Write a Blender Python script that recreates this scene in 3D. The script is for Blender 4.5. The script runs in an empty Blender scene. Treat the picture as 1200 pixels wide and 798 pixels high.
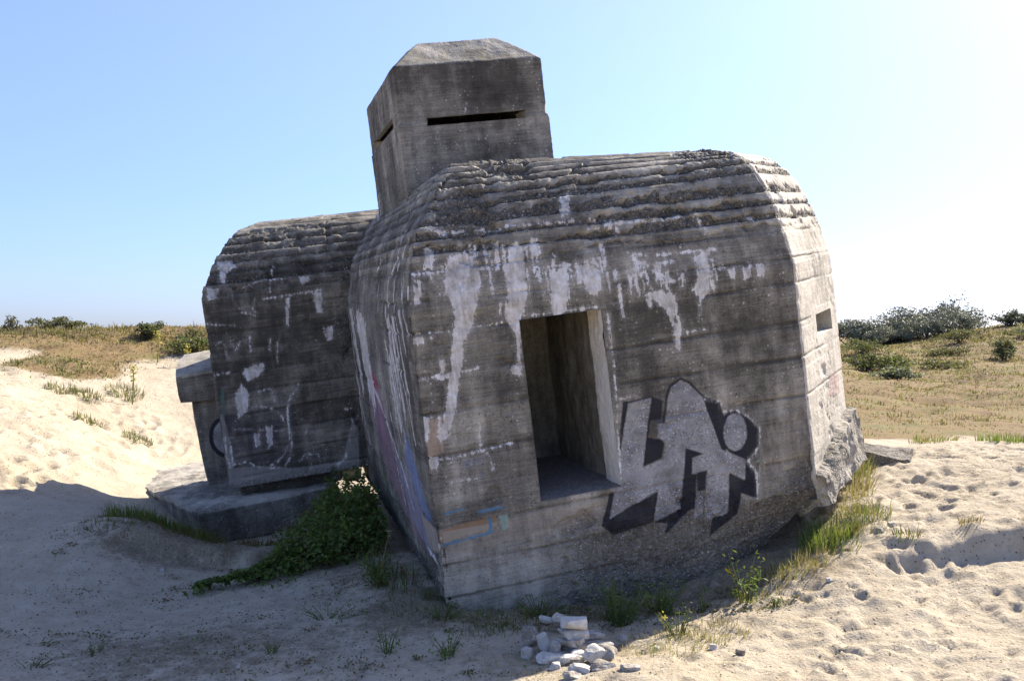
# A tilted concrete bunker in sand dunes, built as real geometry in metres (X right, Y away, Z up).
import math, random
import numpy as np
rng = np.random.default_rng(7)
random.seed(7)

# ------------------------------------------------------------------ numeric noise
def _hash(ix, iy, iz, k=0):
    h = (ix.astype(np.int64)*374761393 + iy.astype(np.int64)*668265263 + iz.astype(np.int64)*2147483647 + k*974634777) & 0xFFFFFFFF
    h = ((h ^ (h >> 13))*1274126177) & 0xFFFFFFFF
    h = ((h ^ (h >> 16))*2246822519) & 0xFFFFFFFF
    return ((h ^ (h >> 15)) & 0xFFFFFF)/float(0xFFFFFF)

def vnoise(p, s=1.0, k=0):
    """value noise 0..1 at points p (n,3), frequency s"""
    q = p*s
    i = np.floor(q); f = q-i; i = i.astype(np.int64)
    f = f*f*(3-2*f)
    r = 0
    for dx in (0, 1):
        wx = f[:, 0] if dx else 1-f[:, 0]
        for dy in (0, 1):
            wy = f[:, 1] if dy else 1-f[:, 1]
            for dz in (0, 1):
                wz = f[:, 2] if dz else 1-f[:, 2]
                r = r + wx*wy*wz*_hash(i[:, 0]+dx, i[:, 1]+dy, i[:, 2]+dz, k)
    return r

def fbm(p, s=1.0, o=4, k=0, gain=.5):
    a, t, r = 1.0, 0.0, 0
    for j in range(o):
        r = r + a*vnoise(p + 17.3*j, s, k+j); t += a
        a *= gain; s *= 2.03
    return r/t

def worley(p, s, k=0):
    """distance to the nearest feature point (in cells) and that cell's random value"""
    q = p*s
    i = np.floor(q).astype(np.int64)
    best = np.full(len(p), 9.0); val = np.zeros(len(p))
    for dx in (-1, 0, 1):
        for dy in (-1, 0, 1):
            for dz in (-1, 0, 1):
                jx, jy, jz = i[:, 0]+dx, i[:, 1]+dy, i[:, 2]+dz
                d = (jx+_hash(jx, jy, jz, k+1)-q[:, 0])**2 + (jy+_hash(jx, jy, jz, k+2)-q[:, 1])**2 + (jz+_hash(jx, jy, jz, k+3)-q[:, 2])**2
                m = d < best
                best = np.where(m, d, best)
                val = np.where(m, _hash(jx, jy, jz, k+4), val)
    return np.sqrt(best), val

def sstep(a, b, x):
    t = np.clip((x-a)/(b-a), 0, 1)
    return t*t*(3-2*t)

# ------------------------------------------------------------------ the ground
GROUND_POINTS = np.array([
(-0.34,6.50,-0.17), (-2.89,6.60,-0.20), (3.20,6.10,-0.03), (1.63,6.20,-0.06), (0.50,7.10,-0.14), (-1.92,7.30,-0.21), (-4.09,7.80,-0.23),
(3.37,7.00,0.01), (-0.56,8.00,-0.11), (0.73,8.30,-0.13), (1.82,8.30,-0.03), (2.69,8.80,0.22), (3.37,9.40,0.40), (-5.41,10.30,-0.07),
(-5.93,11.30,0.06), (-4.41,11.20,0.05), (-3.60,10.30,-0.10), (-2.86,10.20,-0.20), (-3.38,9.20,-0.32), (-1.90,8.70,-0.19), (-1.56,9.90,-0.08),
(-3.2,11.7,-0.40), (-4.0,12.1,-0.36), (-2.6,11.9,-.36), (-6.19,11.80,0.13), (-7.05,15.50,0.73), (-8.87,19.50,1.40), (-10.92,24.00,2.27), (-6.03,16.80,-0.10), (-4.9,13.2,-.20),
(-6.99,19.50,0.85), (-7.87,22.50,1.69), (-8.92,25.50,2.28), (4.67,11.60,0.72), (6.45,12.40,0.74), (4.33,9.90,0.50), (4.59,8.90,0.50),
(3.87,8.50,0.31), (3.32,7.60,0.10), (6.56,15.00,0.68), (9.62,22.00,0.54), (14.44,33.00,0.63), (20.12,46.00,1.25), (27.12,62.00,2.26),
(15.70,46.00,1.05), (20.47,60.00,1.63), (29.94,58.00,2.95), (23.74,46.00,1.46),
(-1.35,11,-.25), (-2,13.3,-.12), (1,11,-.1), (2.5,11,.25), (3.8,11.2,.55), (0,16,0), (4,17,.6),
(-14,30,2.2), (-25,18,1.6), (-25,26,2.4), (-2,22,1.2), (2,22,.8), (0,29,2.0), (7,28,.8), (50,60,2.8), (40,30,1.2), (20,10,.7), (12,5,.25),
(-12,5,-.2), (-16,11,.3), (0,0,0), (0,-20,0), (30,-20,0), (-30,-20,0), (0,60,2.0), (-30,60,2.2), (30,90,2.6), (-60,40,2), (70,90,2.5), (-50,0,.3), (70,0,.6)])

def _tps(r2):
    return 0.5*r2*np.log(r2+1e-9)

def _solve():
    P = GROUND_POINTS[:, :2]; n = len(P)
    K = _tps(((P[:, None]-P[None])**2).sum(-1)) + np.eye(n)*0.02
    Q = np.hstack([np.ones((n, 1)), P])
    A = np.block([[K, Q], [Q.T, np.zeros((3, 3))]])
    return np.linalg.solve(A, np.concatenate([GROUND_POINTS[:, 2], np.zeros(3)]))
_W = _solve()

def base_height(x, y):
    P = GROUND_POINTS[:, :2]
    z = _W[-3] + _W[-2]*x + _W[-1]*y
    for i in range(len(P)):
        z = z + _W[i]*_tps((x-P[i, 0])**2+(y-P[i, 1])**2)
    r = np.hypot(x, y-20)
    f = sstep(60, 140, r)
    return np.clip(z, -1, 3.2)*(1-f) + f*(-.3)

# footprints and scuffs: x, y, heading, length, width, depth
PRINTS = []
for _ in range(620):
    x = rng.uniform(.6, 7.5); y = rng.uniform(5.6, 12.2)
    if y < 9.2 and x < 1.2+.25*(9-y) and rng.random() < .7: continue
    PRINTS.append((x, y, rng.uniform(0, math.pi), rng.uniform(.07, .15), rng.uniform(.04, .075), rng.uniform(.012, .034)))
for _ in range(620):
    x = rng.uniform(.6, 7.5); y = rng.uniform(5.6, 12.4)
    PRINTS.append((x, y, rng.uniform(0, math.pi), rng.uniform(.035, .08), rng.uniform(.025, .05), rng.uniform(.008, .022)))
for _ in range(240):
    PRINTS.append((rng.uniform(-8, -.3), rng.uniform(5.6, 11.5), rng.uniform(0, math.pi), rng.uniform(.09, .17), rng.uniform(.045, .08), rng.uniform(.008, .022)))
for _ in range(420):
    PRINTS.append((rng.uniform(-11, -6), rng.uniform(12, 19), rng.uniform(0, math.pi), rng.uniform(.07, .24), rng.uniform(.05, .11), rng.uniform(.02, .06)))

def veg_mask(x, y, z):
    p = np.stack([x, y, np.zeros_like(x)], 1)
    n = fbm(p, .45, 4, 3)-.5
    right = sstep(-.3, 1.6, (y-(12.9+.05*(x-5)**2*0)) + n*4.0)*sstep(2.0, 3.6, x-.12*(y-12))
    left = sstep(-.2, .5, z-1.45+n*1.7)*(x < 2)
    back = sstep(22, 26, y)
    return np.clip(np.maximum(np.maximum(right, left), back), 0, 1)

def ground_height(x, y, fine=True):
    x = np.asarray(x, float); y = np.asarray(y, float)
    z0 = base_height(x, y)
    p = np.stack([x, y, np.zeros_like(x)], 1)
    veg = veg_mask(x, y, z0)
    far = sstep(14, 24, y)
    rightw = sstep(.8, 3.0, x)*sstep(13.5, 11.5, y)
    z = z0 + (fbm(p, 1.1, 4, 11)-.5)*.16*(1-.45*veg) + veg*far*((fbm(p, .55, 4, 21)-.5)*.55 + (fbm(p, 2.0, 3, 23)-.5)*.16)
    rid = 1-np.abs(2*fbm(p*np.array([1, 1.35, 1]), 3.3, 3, 31)-1)
    z = z + (rid-.8)*(.025+.04*rightw)*(1-.8*veg)
    z = z + (fbm(p, 9, 3, 41)-.5)*(.016+.022*rightw)
    # the dug bank on the right
    d = (y-(8.47+.1*(x-3.9))) + (fbm(p, 1.6, 3, 51)-.5)*.55
    win = sstep(2.9, 3.5, x)*sstep(7.5, 6.2, x)
    z = z + .095*np.tanh(d/.08)*win*np.exp(-(d/.9)**2)
    # eroded earth edge below the foundation slab
    d2 = (y-(10.35-.12*(x+3.2))) + (fbm(p, 2.2, 3, 61)-.5)*.5
    win2 = sstep(-4.5, -3.9, x)*sstep(-2.2, -2.7, x)
    z = z + .11*np.tanh(d2/.06)*win2*np.exp(-(d2/.7)**2)
    if fine:
        for (px, py, a, L, W, dep) in PRINTS:
            m = np.nonzero((np.abs(x-px) < .6) & (np.abs(y-py) < .6))[0]
            if len(m) == 0: continue
            dx, dy = x[m]-px, y[m]-py
            u = (dx*math.cos(a)+dy*math.sin(a))/L; v = (-dx*math.sin(a)+dy*math.cos(a))/W
            r2 = u*u+v*v
            z[m] += .72*dep*(-np.exp(-r2*r2*.9)*1.2 + .55*np.exp(-(np.sqrt(r2)-1.5)**2*4))
    return z

def gz(x, y):
    return float(ground_height(np.array([x]), np.array([y]))[0])

# ---- marks on the walls, set out in metres along each face
MARKS = [
["front","silver","p",0,[[1.79,0.948],[2.004,0.966],[1.854,0.375],[2.076,0.422],[2.005,0.159],[1.506,-0.011],[1.58,0.197],[1.653,0.26],[1.662,0.502]]],
["front","silver","p",0,[[2.115,0.747],[2.157,0.929],[2.199,1.027],[2.296,1.074],[2.372,1.029],[2.48,0.899],[2.609,0.409],[2.442,0.399],[2.27,0.479],[2.173,-0.052],[1.901,-0.117],[1.983,0.144],[2.057,0.426],[2.094,0.571],[2.028,0.61],[2.039,0.731],[2.112,0.725]]],
["front","silver","p",0,[[2.326,0.38],[2.609,0.409],[2.826,0.286],[2.809,0.104],[2.658,0.198],[2.621,-0.174],[2.403,-0.201],[2.398,-0.065],[2.456,0.252],[2.31,0.243]]],
["front","silver","p",0,[[2.336,0.062],[2.403,0.069],[2.375,-0.138],[2.284,-0.15]]],
["front","silver","p",0,[[2.874,0.52],[2.861,0.464],[2.835,0.417],[2.801,0.385],[2.761,0.371],[2.722,0.377],[2.687,0.403],[2.661,0.446],[2.647,0.499],[2.647,0.557],[2.661,0.613],[2.686,0.659],[2.72,0.692],[2.76,0.706],[2.799,0.699],[2.834,0.674],[2.86,0.632],[2.874,0.578]]],
["front","black","p",0,[[2.005,0.971],[2.106,0.928],[2.077,0.763],[1.977,0.769],[1.94,0.625],[2.056,0.587],[2.075,0.546],[2.037,0.429],[1.856,0.379]]],
["front","black","p",0,[[1.743,0.974],[1.794,0.966],[1.672,0.547],[1.648,0.542]]],
["front","black","p",0,[[1.505,-0.015],[1.974,0.161],[1.907,-0.116],[1.526,-0.165],[1.424,-0.065],[1.532,0.21],[1.571,0.203]]],
["front","black","p",0,[[1.895,-0.118],[2.175,-0.034],[2.303,-0.047],[1.992,-0.249],[2.028,-0.154]]],
["front","black","p",0,[[2.271,0.483],[2.442,0.401],[2.326,0.38],[2.314,0.239],[2.356,0.231],[2.303,-0.076],[2.158,-0.055]]],
["front","black","p",0,[[2.48,0.903],[2.638,0.836],[2.67,0.716],[2.657,0.372],[2.605,0.408]]],
["front","black","p",0,[[2.358,0.246],[2.457,0.248],[2.424,0.073],[2.342,0.076]]],
["front","black","p",0,[[2.661,0.192],[2.808,0.094],[2.832,0.265],[2.93,0.132],[2.907,-0.087],[2.76,-0.014],[2.717,-0.205],[2.427,-0.345],[2.454,-0.207],[2.622,-0.168]]],
["front","black","p",0,[[2.303,0.702],[2.359,0.575],[2.274,0.581]]],
["front","black","p",0,[[2.664,0.698],[2.731,0.736],[2.814,0.727],[2.899,0.642],[2.992,0.53],[2.968,0.378],[2.845,0.269],[2.726,0.332],[2.651,0.412],[2.638,0.568]]],
["front","black","l",0.011,[[2.097,0.727],[2.143,0.95],[2.19,1.037],[2.297,1.087],[2.377,1.039],[2.488,0.898]]],
["front","black","l",0.01,[[1.79,0.952],[2.005,0.971]]],
["front","white","l",0.004,[[2.498,0.877],[2.648,0.835],[2.668,0.736],[2.794,0.735],[2.901,0.657],[3.004,0.538],[2.974,0.368],[2.855,0.261],[2.936,0.131],[2.914,-0.096]]],
["front","white","p",0,[[0.348,2.26],[0.42,2.379],[0.552,2.393],[0.647,2.317],[0.637,2.14],[0.534,1.8],[0.438,1.672],[0.367,1.399],[0.289,1.128],[0.204,0.914],[0.129,0.884],[0.124,0.956],[0.228,1.208],[0.292,1.481],[0.333,1.687],[0.383,1.961],[0.33,2.073]]],
["front","white","p",0,[[0.875,2.197],[0.948,2.427],[1.024,2.433],[1.052,2.306],[1.021,2.022],[0.964,1.843],[0.919,1.778],[0.884,1.324],[0.797,1.336],[0.775,1.397],[0.855,1.443],[0.873,1.648],[0.821,1.762],[0.788,1.852],[0.855,2.007]]],
["front","white","p",0,[[1.237,2.176],[1.299,2.146],[1.397,2.178],[1.388,1.976],[1.317,1.783],[1.196,1.784],[1.211,1.998]]],
["front","white","p",0,[[1.116,2.444],[1.19,2.436],[1.191,2.29],[1.115,2.284]]],
["front","white","p",0,[[1.456,2.171],[1.594,2.17],[1.689,2.1],[1.68,1.976],[1.622,1.903],[1.547,1.92],[1.521,2.032],[1.455,2.004]]],
["front","white","p",0,[[0.221,2.473],[0.296,2.451],[0.261,2.292],[0.183,2.294]]],
["front","white","p",0,[[0.077,2.167],[0.126,2.168],[0.111,2.03],[0.067,2.022]]],
["front","white","p",0,[[-0.012,1.755],[0.101,1.76],[0.107,1.697],[0.009,1.697]]],
["front","white","p",0,[[0.126,1.736],[0.185,1.756],[0.18,1.715]]],
["front","white","l",0.008,[[0.052,2.268],[0.205,2.256],[0.348,2.26],[0.633,2.24],[0.923,2.22],[1.254,2.188],[1.676,2.189]]],
["front","white","l",0.01,[[0.744,2.442],[0.712,2.274]]],
["front","white","l",0.02,[[0.832,2.44],[0.81,2.248]]],
["front","white","l",0.0125,[[0.288,2.078],[0.362,2.09]]],
["front","white","l",0.015,[[0.568,2.362],[0.574,2.233]]],
["front","white","p",0,[[2.023,1.86],[2.208,1.874],[2.322,1.823],[2.349,1.708],[2.296,1.603],[2.359,1.52],[2.321,1.338],[2.275,1.359],[2.287,1.529],[2.225,1.687],[2.171,1.768]]],
["front","white","p",0,[[2.556,2.131],[2.729,2.172],[2.666,1.967],[2.659,1.781],[2.573,1.754],[2.502,1.838],[2.586,1.977]]],
["front","white","l",0.005,[[2.57,1.792],[2.538,1.593]]],
["front","white","p",0,[[2.859,1.982],[2.934,1.981],[2.911,1.893],[2.861,1.891]]],
["front","white","p",0,[[2.985,1.982],[3.086,1.986],[3.061,1.882],[3.0,1.867]]],
["front","white","p",0,[[3.121,1.989],[3.221,1.985],[3.212,1.879],[3.127,1.874]]],
["front","white","l",0.011,[[2.755,1.995],[2.823,2.002]]],
["front","white","p",0,[[1.484,2.792],[1.582,2.806],[1.527,2.623],[1.443,2.601]]],
["front","white","l",0.015,[[3.155,2.41],[3.216,2.38]]],
["front","white","l",0.01,[[2.648,2.518],[2.705,2.419],[2.727,2.309]]],
["front","white","l",0.0075,[[1.85,2.55],[1.915,2.429]]],
["front","white","l",0.02,[[1.874,2.524],[1.859,2.465]]],
["front","white","l",0.0125,[[1.831,1.958],[1.837,1.686]]],
["front","white","l",0.015,[[2.056,1.805],[2.091,1.763]]],
["front","white","l",0.015,[[1.984,1.976],[2.008,1.862]]],
["front","white","l",0.015,[[2.158,2.044],[2.335,1.933],[2.42,1.96]]],
["front","white","l",0.01,[[1.991,2.197],[2.097,2.095],[2.372,2.108]]],
["front","white","l",0.01,[[2.428,1.996],[2.41,1.886]]],
["front","white","l",0.015,[[2.224,1.983],[2.265,1.882]]],
["front","white","l",0.0055,[[-0.03,0.755],[0.21,0.735],[0.414,0.751],[0.726,0.778]]],
["front","white","p",0,[[-0.033,0.783],[0.108,0.774],[0.07,0.652],[-0.007,0.715]]],
["front","white","l",0.0055,[[-0.069,1.422],[0.084,1.413],[0.192,1.425],[0.335,1.425],[0.516,1.434]]],
["front","white","l",0.011,[[0.466,0.986],[0.454,0.773]]],
["front","white","l",0.009,[[0.514,0.734],[0.539,0.585]]],
["front","white","l",0.015,[[0.182,1.406],[0.269,1.414]]],
["front","white","p",0,[[-0.012,1.105],[0.079,1.104],[0.016,0.888],[-0.03,0.861]]],
["front","white","l",0.015,[[0.222,1.548],[0.231,1.448]]],
["front","white","l",0.006,[[-0.024,1.771],[-0.036,1.459],[-0.014,1.414]]],
["front","white","l",0.01,[[0.01,0.134],[0.025,-0.027]]],
["front","white","l",0.011,[[0.154,1.078],[0.12,0.928]]],
["front","white","l",0.004,[[-0.022,1.784],[0.344,1.77],[0.928,1.791]]],
["front","white","l",0.0035,[[0.185,0.539],[0.402,0.537]]],
["front","white","l",0.0065,[[1.694,1.734],[1.695,1.352],[1.681,0.984],[1.648,0.319]]],
["front","white","l",0.005,[[0.975,1.813],[1.305,1.806],[1.641,1.806]]],
["front","white","l",0.003,[[2.281,1.478],[2.607,1.479]]],
["front","white","l",0.005,[[1.698,0.997],[1.864,1.001]]],
["front","white","l",0.0125,[[2.338,1.62],[2.344,1.529]]],
["front","white","l",0.01,[[1.657,2.473],[1.897,2.491],[2.214,2.487],[2.538,2.483]]],
["front","white","l",0.0125,[[0.274,2.626],[0.408,2.582],[0.589,2.576]]],
["front","white","l",0.007,[[0.699,2.579],[1.294,2.558],[1.757,2.552]]],
["front","white","l",0.015,[[1.137,2.166],[1.136,2.079]]],
["front","white","l",0.0125,[[1.278,2.192],[1.309,2.276]]],
["front","white","l",0.0075,[[1.921,2.242],[2.146,2.179],[2.467,2.172],[2.794,2.165]]],
["front","white","l",0.006,[[2.007,2.084],[2.129,1.884]]],
["front","white","l",0.02,[[0.486,2.23],[0.592,2.004]]],
["front","white","l",0.01,[[0.738,2.214],[0.719,2.024]]],
["front","white","l",0.01,[[0.791,1.979],[0.76,1.856]]],
["front","white","p",0,[[0.812,2.428],[0.826,2.427],[0.824,2.392],[0.821,2.364],[0.815,2.358],[0.814,2.365],[0.812,2.393]]],
["front","white","p",0,[[0.98,2.244],[1.01,2.241],[1.006,2.183],[1.0,2.138],[0.989,2.127],[0.985,2.139],[0.981,2.186]]],
["front","white","p",0,[[1.186,2.351],[1.195,2.349],[1.191,2.292],[1.188,2.247],[1.183,2.236],[1.184,2.247],[1.183,2.293]]],
["front","white","p",0,[[1.654,2.183],[1.687,2.179],[1.682,2.125],[1.676,2.082],[1.664,2.072],[1.66,2.084],[1.656,2.128]]],
["front","white","p",0,[[0.877,2.315],[0.906,2.312],[0.897,2.158],[0.891,2.036],[0.876,2.007],[0.876,2.037],[0.873,2.161]]],
["front","white","p",0,[[0.605,2.351],[0.628,2.348],[0.624,2.298],[0.62,2.257],[0.611,2.248],[0.608,2.259],[0.606,2.3]]],
["front","white","p",0,[[1.1,2.399],[1.136,2.394],[1.127,2.288],[1.12,2.204],[1.105,2.184],[1.102,2.206],[1.099,2.292]]],
["front","white","p",0,[[0.856,2.261],[0.882,2.258],[0.873,2.109],[0.868,1.991],[0.855,1.963],[0.855,1.992],[0.853,2.112]]],
["front","white","p",0,[[1.138,2.328],[1.16,2.325],[1.156,2.276],[1.151,2.237],[1.143,2.229],[1.141,2.239],[1.138,2.278]]],
["front","white","p",0,[[0.875,2.278],[0.882,2.277],[0.875,2.161],[0.873,2.067],[0.867,2.045],[0.87,2.068],[0.87,2.161]]],
["front","white","p",0,[[0.85,2.337],[0.867,2.335],[0.857,2.164],[0.853,2.028],[0.842,1.995],[0.844,2.029],[0.843,2.166]]],
["front","white","p",0,[[0.751,2.373],[0.764,2.371],[0.76,2.306],[0.757,2.254],[0.751,2.241],[0.75,2.255],[0.75,2.307]]],
["front","white","p",0,[[0.937,2.284],[0.952,2.282],[0.943,2.125],[0.939,1.999],[0.929,1.969],[0.931,2.0],[0.931,2.126]]],
["front","white","p",0,[[0.646,2.455],[0.661,2.454],[0.654,2.339],[0.65,2.247],[0.642,2.225],[0.643,2.248],[0.643,2.34]]],
["front","white","p",0,[[0.807,2.383],[0.818,2.382],[0.816,2.35],[0.813,2.325],[0.809,2.32],[0.808,2.326],[0.807,2.351]]],
["front","white","p",0,[[1.353,2.205],[1.388,2.201],[1.377,2.033],[1.372,1.9],[1.357,1.868],[1.354,1.902],[1.349,2.037]]],
["front","white","p",0,[[0.526,2.424],[0.561,2.42],[0.555,2.335],[0.549,2.268],[0.536,2.253],[0.532,2.27],[0.527,2.338]]],
["front","white","p",0,[[1.687,2.222],[1.712,2.219],[1.708,2.165],[1.703,2.122],[1.693,2.112],[1.69,2.123],[1.687,2.167]]],
["front","white","p",0,[[1.068,2.392],[1.089,2.39],[1.083,2.316],[1.079,2.257],[1.07,2.243],[1.068,2.258],[1.067,2.318]]],
["front","white","p",0,[[0.535,2.471],[0.548,2.47],[0.543,2.392],[0.541,2.33],[0.534,2.315],[0.534,2.331],[0.533,2.393]]],
["front","white","p",0,[[0.872,2.423],[0.902,2.419],[0.898,2.364],[0.892,2.32],[0.881,2.31],[0.877,2.321],[0.873,2.367]]],
["front","white","p",0,[[0.596,2.462],[0.608,2.461],[0.606,2.414],[0.603,2.377],[0.598,2.368],[0.597,2.378],[0.596,2.415]]],
["front","white","p",0,[[0.556,2.38],[0.572,2.378],[0.569,2.335],[0.566,2.301],[0.56,2.294],[0.558,2.302],[0.557,2.337]]],
["front","white","p",0,[[1.15,2.253],[1.172,2.251],[1.166,2.155],[1.161,2.079],[1.151,2.061],[1.15,2.081],[1.148,2.157]]],
["front","white","p",0,[[0.811,2.366],[0.819,2.365],[0.815,2.304],[0.813,2.255],[0.808,2.243],[0.809,2.255],[0.809,2.305]]],
["front","white","p",0,[[1.613,2.187],[1.628,2.186],[1.624,2.122],[1.62,2.072],[1.613,2.06],[1.613,2.073],[1.612,2.124]]],
["front","white","p",0,[[0.816,2.407],[0.831,2.405],[0.827,2.359],[0.824,2.323],[0.818,2.314],[0.817,2.324],[0.815,2.361]]],
["front","white","p",0,[[0.549,2.293],[0.574,2.29],[0.569,2.207],[0.564,2.141],[0.554,2.126],[0.551,2.143],[0.548,2.21]]],
["front","white","p",0,[[1.627,2.222],[1.658,2.218],[1.651,2.119],[1.644,2.04],[1.631,2.022],[1.629,2.042],[1.626,2.122]]],
["front","white","p",0,[[0.621,2.428],[0.655,2.424],[0.645,2.265],[0.638,2.138],[0.623,2.108],[0.621,2.14],[0.618,2.268]]],
["front","white","p",0,[[0.909,2.305],[0.938,2.302],[0.929,2.158],[0.923,2.043],[0.909,2.016],[0.909,2.045],[0.906,2.16]]],
["front","white","p",0,[[1.154,2.277],[1.175,2.275],[1.165,2.114],[1.16,1.985],[1.147,1.955],[1.149,1.987],[1.148,2.116]]],
["front","white","p",0,[[1.72,2.331],[1.76,2.327],[1.749,2.201],[1.74,2.101],[1.723,2.077],[1.72,2.103],[1.717,2.205]]],
["front","white","p",0,[[0.548,2.299],[0.56,2.298],[0.554,2.176],[0.551,2.079],[0.544,2.056],[0.545,2.08],[0.544,2.178]]],
["front","white","p",0,[[1.985,2.183],[2.011,2.18],[2.003,2.08],[1.996,2.0],[1.985,1.982],[1.984,2.002],[1.983,2.082]]],
["front","white","p",0,[[2.71,2.089],[2.719,2.088],[2.716,2.06],[2.713,2.038],[2.709,2.033],[2.709,2.039],[2.709,2.061]]],
["front","white","p",0,[[2.658,2.114],[2.693,2.11],[2.68,1.995],[2.675,1.903],[2.662,1.882],[2.658,1.905],[2.653,1.998]]],
["front","white","p",0,[[2.366,2.01],[2.38,2.009],[2.374,1.95],[2.375,1.902],[2.369,1.891],[2.368,1.903],[2.363,1.951]]],
["front","white","p",0,[[2.651,1.995],[2.672,1.993],[2.668,1.964],[2.664,1.941],[2.657,1.936],[2.654,1.943],[2.651,1.966]]],
["front","white","p",0,[[1.95,2.111],[1.974,2.108],[1.967,2.022],[1.96,1.954],[1.951,1.938],[1.948,1.955],[1.948,2.025]]],
["front","white","p",0,[[2.041,2.141],[2.069,2.138],[2.066,2.111],[2.061,2.09],[2.052,2.086],[2.047,2.092],[2.043,2.114]]],
["front","white","p",0,[[2.609,1.991],[2.619,1.989],[2.615,1.925],[2.617,1.873],[2.612,1.86],[2.612,1.873],[2.607,1.926]]],
["front","white","p",0,[[2.586,2.087],[2.6,2.085],[2.588,1.962],[2.59,1.862],[2.583,1.838],[2.583,1.863],[2.577,1.963]]],
["front","white","p",0,[[2.014,2.189],[2.042,2.185],[2.036,2.109],[2.03,2.048],[2.018,2.034],[2.015,2.049],[2.013,2.111]]],
["front","white","p",0,[[2.267,2.026],[2.289,2.023],[2.283,1.91],[2.284,1.818],[2.275,1.796],[2.273,1.819],[2.265,1.912]]],
["front","white","p",0,[[2.089,2.146],[2.118,2.143],[2.109,2.038],[2.101,1.954],[2.09,1.935],[2.087,1.956],[2.086,2.041]]],
["front","white","p",0,[[2.055,2.049],[2.065,2.047],[2.059,1.973],[2.058,1.913],[2.053,1.898],[2.053,1.913],[2.051,1.974]]],
["front","white","p",0,[[2.194,2.091],[2.23,2.087],[2.226,2.061],[2.219,2.04],[2.208,2.036],[2.202,2.042],[2.198,2.064]]],
["front","white","p",0,[[2.179,2.093],[2.201,2.09],[2.194,2.016],[2.188,1.957],[2.179,1.943],[2.177,1.958],[2.176,2.018]]],
["front","white","p",0,[[1.994,2.168],[2.022,2.164],[2.014,2.063],[2.006,1.982],[1.994,1.963],[1.992,1.983],[1.991,2.065]]],
["front","white","p",0,[[2.733,2.012],[2.76,2.009],[2.753,1.951],[2.752,1.905],[2.742,1.894],[2.738,1.907],[2.731,1.954]]],
["front","white","p",0,[[2.677,2.048],[2.707,2.044],[2.696,1.931],[2.697,1.839],[2.686,1.818],[2.682,1.841],[2.672,1.933]]],
["front","white","p",0,[[2.572,2.034],[2.588,2.032],[2.58,1.928],[2.583,1.845],[2.575,1.825],[2.575,1.846],[2.567,1.93]]],
["front","white","p",0,[[2.222,2.066],[2.231,2.065],[2.227,2.025],[2.225,1.993],[2.22,1.986],[2.22,1.994],[2.22,2.026]]],
["front","white","p",0,[[2.601,2.109],[2.632,2.106],[2.622,2.021],[2.614,1.954],[2.602,1.939],[2.599,1.956],[2.598,2.024]]],
["front","white","p",0,[[2.214,2.075],[2.223,2.074],[2.213,1.955],[2.217,1.859],[2.211,1.836],[2.212,1.859],[2.206,1.956]]],
["front","white","p",0,[[2.071,2.086],[2.085,2.084],[2.082,2.056],[2.079,2.034],[2.074,2.029],[2.072,2.035],[2.071,2.058]]],
["front","white","p",0,[[1.921,2.051],[1.955,2.047],[1.946,1.942],[1.945,1.858],[1.933,1.838],[1.928,1.86],[1.919,1.945]]],
["front","white","p",0,[[2.727,2.098],[2.751,2.095],[2.741,2.011],[2.734,1.944],[2.725,1.928],[2.722,1.945],[2.722,2.013]]],
["front","white","p",0,[[2.687,1.993],[2.714,1.99],[2.71,1.898],[2.711,1.824],[2.7,1.807],[2.697,1.826],[2.688,1.901]]],
["front","white","p",0,[[0.348,2.23],[0.373,2.227],[0.37,2.182],[0.366,2.147],[0.356,2.139],[0.353,2.148],[0.35,2.184]]],
["front","white","p",0,[[0.456,2.289],[0.481,2.286],[0.477,2.214],[0.472,2.157],[0.462,2.144],[0.46,2.158],[0.456,2.216]]],
["front","white","p",0,[[0.233,2.352],[0.249,2.35],[0.244,2.26],[0.241,2.187],[0.233,2.17],[0.233,2.188],[0.232,2.261]]],
["front","white","p",0,[[0.448,2.291],[0.467,2.288],[0.464,2.245],[0.461,2.21],[0.454,2.202],[0.452,2.211],[0.449,2.247]]],
["front","white","p",0,[[0.281,2.393],[0.293,2.391],[0.289,2.32],[0.287,2.264],[0.281,2.25],[0.281,2.264],[0.28,2.321]]],
["front","white","p",0,[[0.335,2.312],[0.367,2.308],[0.364,2.273],[0.359,2.246],[0.348,2.24],[0.343,2.247],[0.339,2.276]]],
["front","white","p",0,[[0.106,2.211],[0.142,2.206],[0.138,2.142],[0.132,2.092],[0.119,2.08],[0.114,2.094],[0.109,2.146]]],
["front","white","p",0,[[2.683,2.022],[2.695,2.02],[2.69,1.97],[2.688,1.93],[2.683,1.92],[2.681,1.93],[2.68,1.971]]],
["front","white","p",0,[[3.148,1.935],[3.158,1.934],[3.159,1.899],[3.159,1.872],[3.155,1.865],[3.154,1.872],[3.15,1.9]]],
["front","white","p",0,[[3.187,1.959],[3.22,1.955],[3.219,1.914],[3.216,1.881],[3.205,1.874],[3.199,1.883],[3.192,1.917]]],
["front","white","p",0,[[3.202,1.952],[3.221,1.95],[3.221,1.921],[3.22,1.898],[3.213,1.892],[3.21,1.899],[3.206,1.923]]],
["front","white","p",0,[[2.459,2.038],[2.468,2.037],[2.463,1.985],[2.46,1.944],[2.456,1.934],[2.456,1.945],[2.456,1.986]]],
["front","white","p",0,[[0.848,2.205],[0.875,2.202],[0.87,2.123],[0.865,2.061],[0.854,2.047],[0.851,2.063],[0.848,2.126]]],
["front","white","p",0,[[1.734,2.1],[1.761,2.096],[1.754,2.013],[1.748,1.946],[1.738,1.931],[1.734,1.948],[1.732,2.016]]],
["front","white","p",0,[[1.431,2.15],[1.447,2.148],[1.441,2.053],[1.437,1.977],[1.428,1.959],[1.428,1.978],[1.428,2.054]]],
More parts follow.
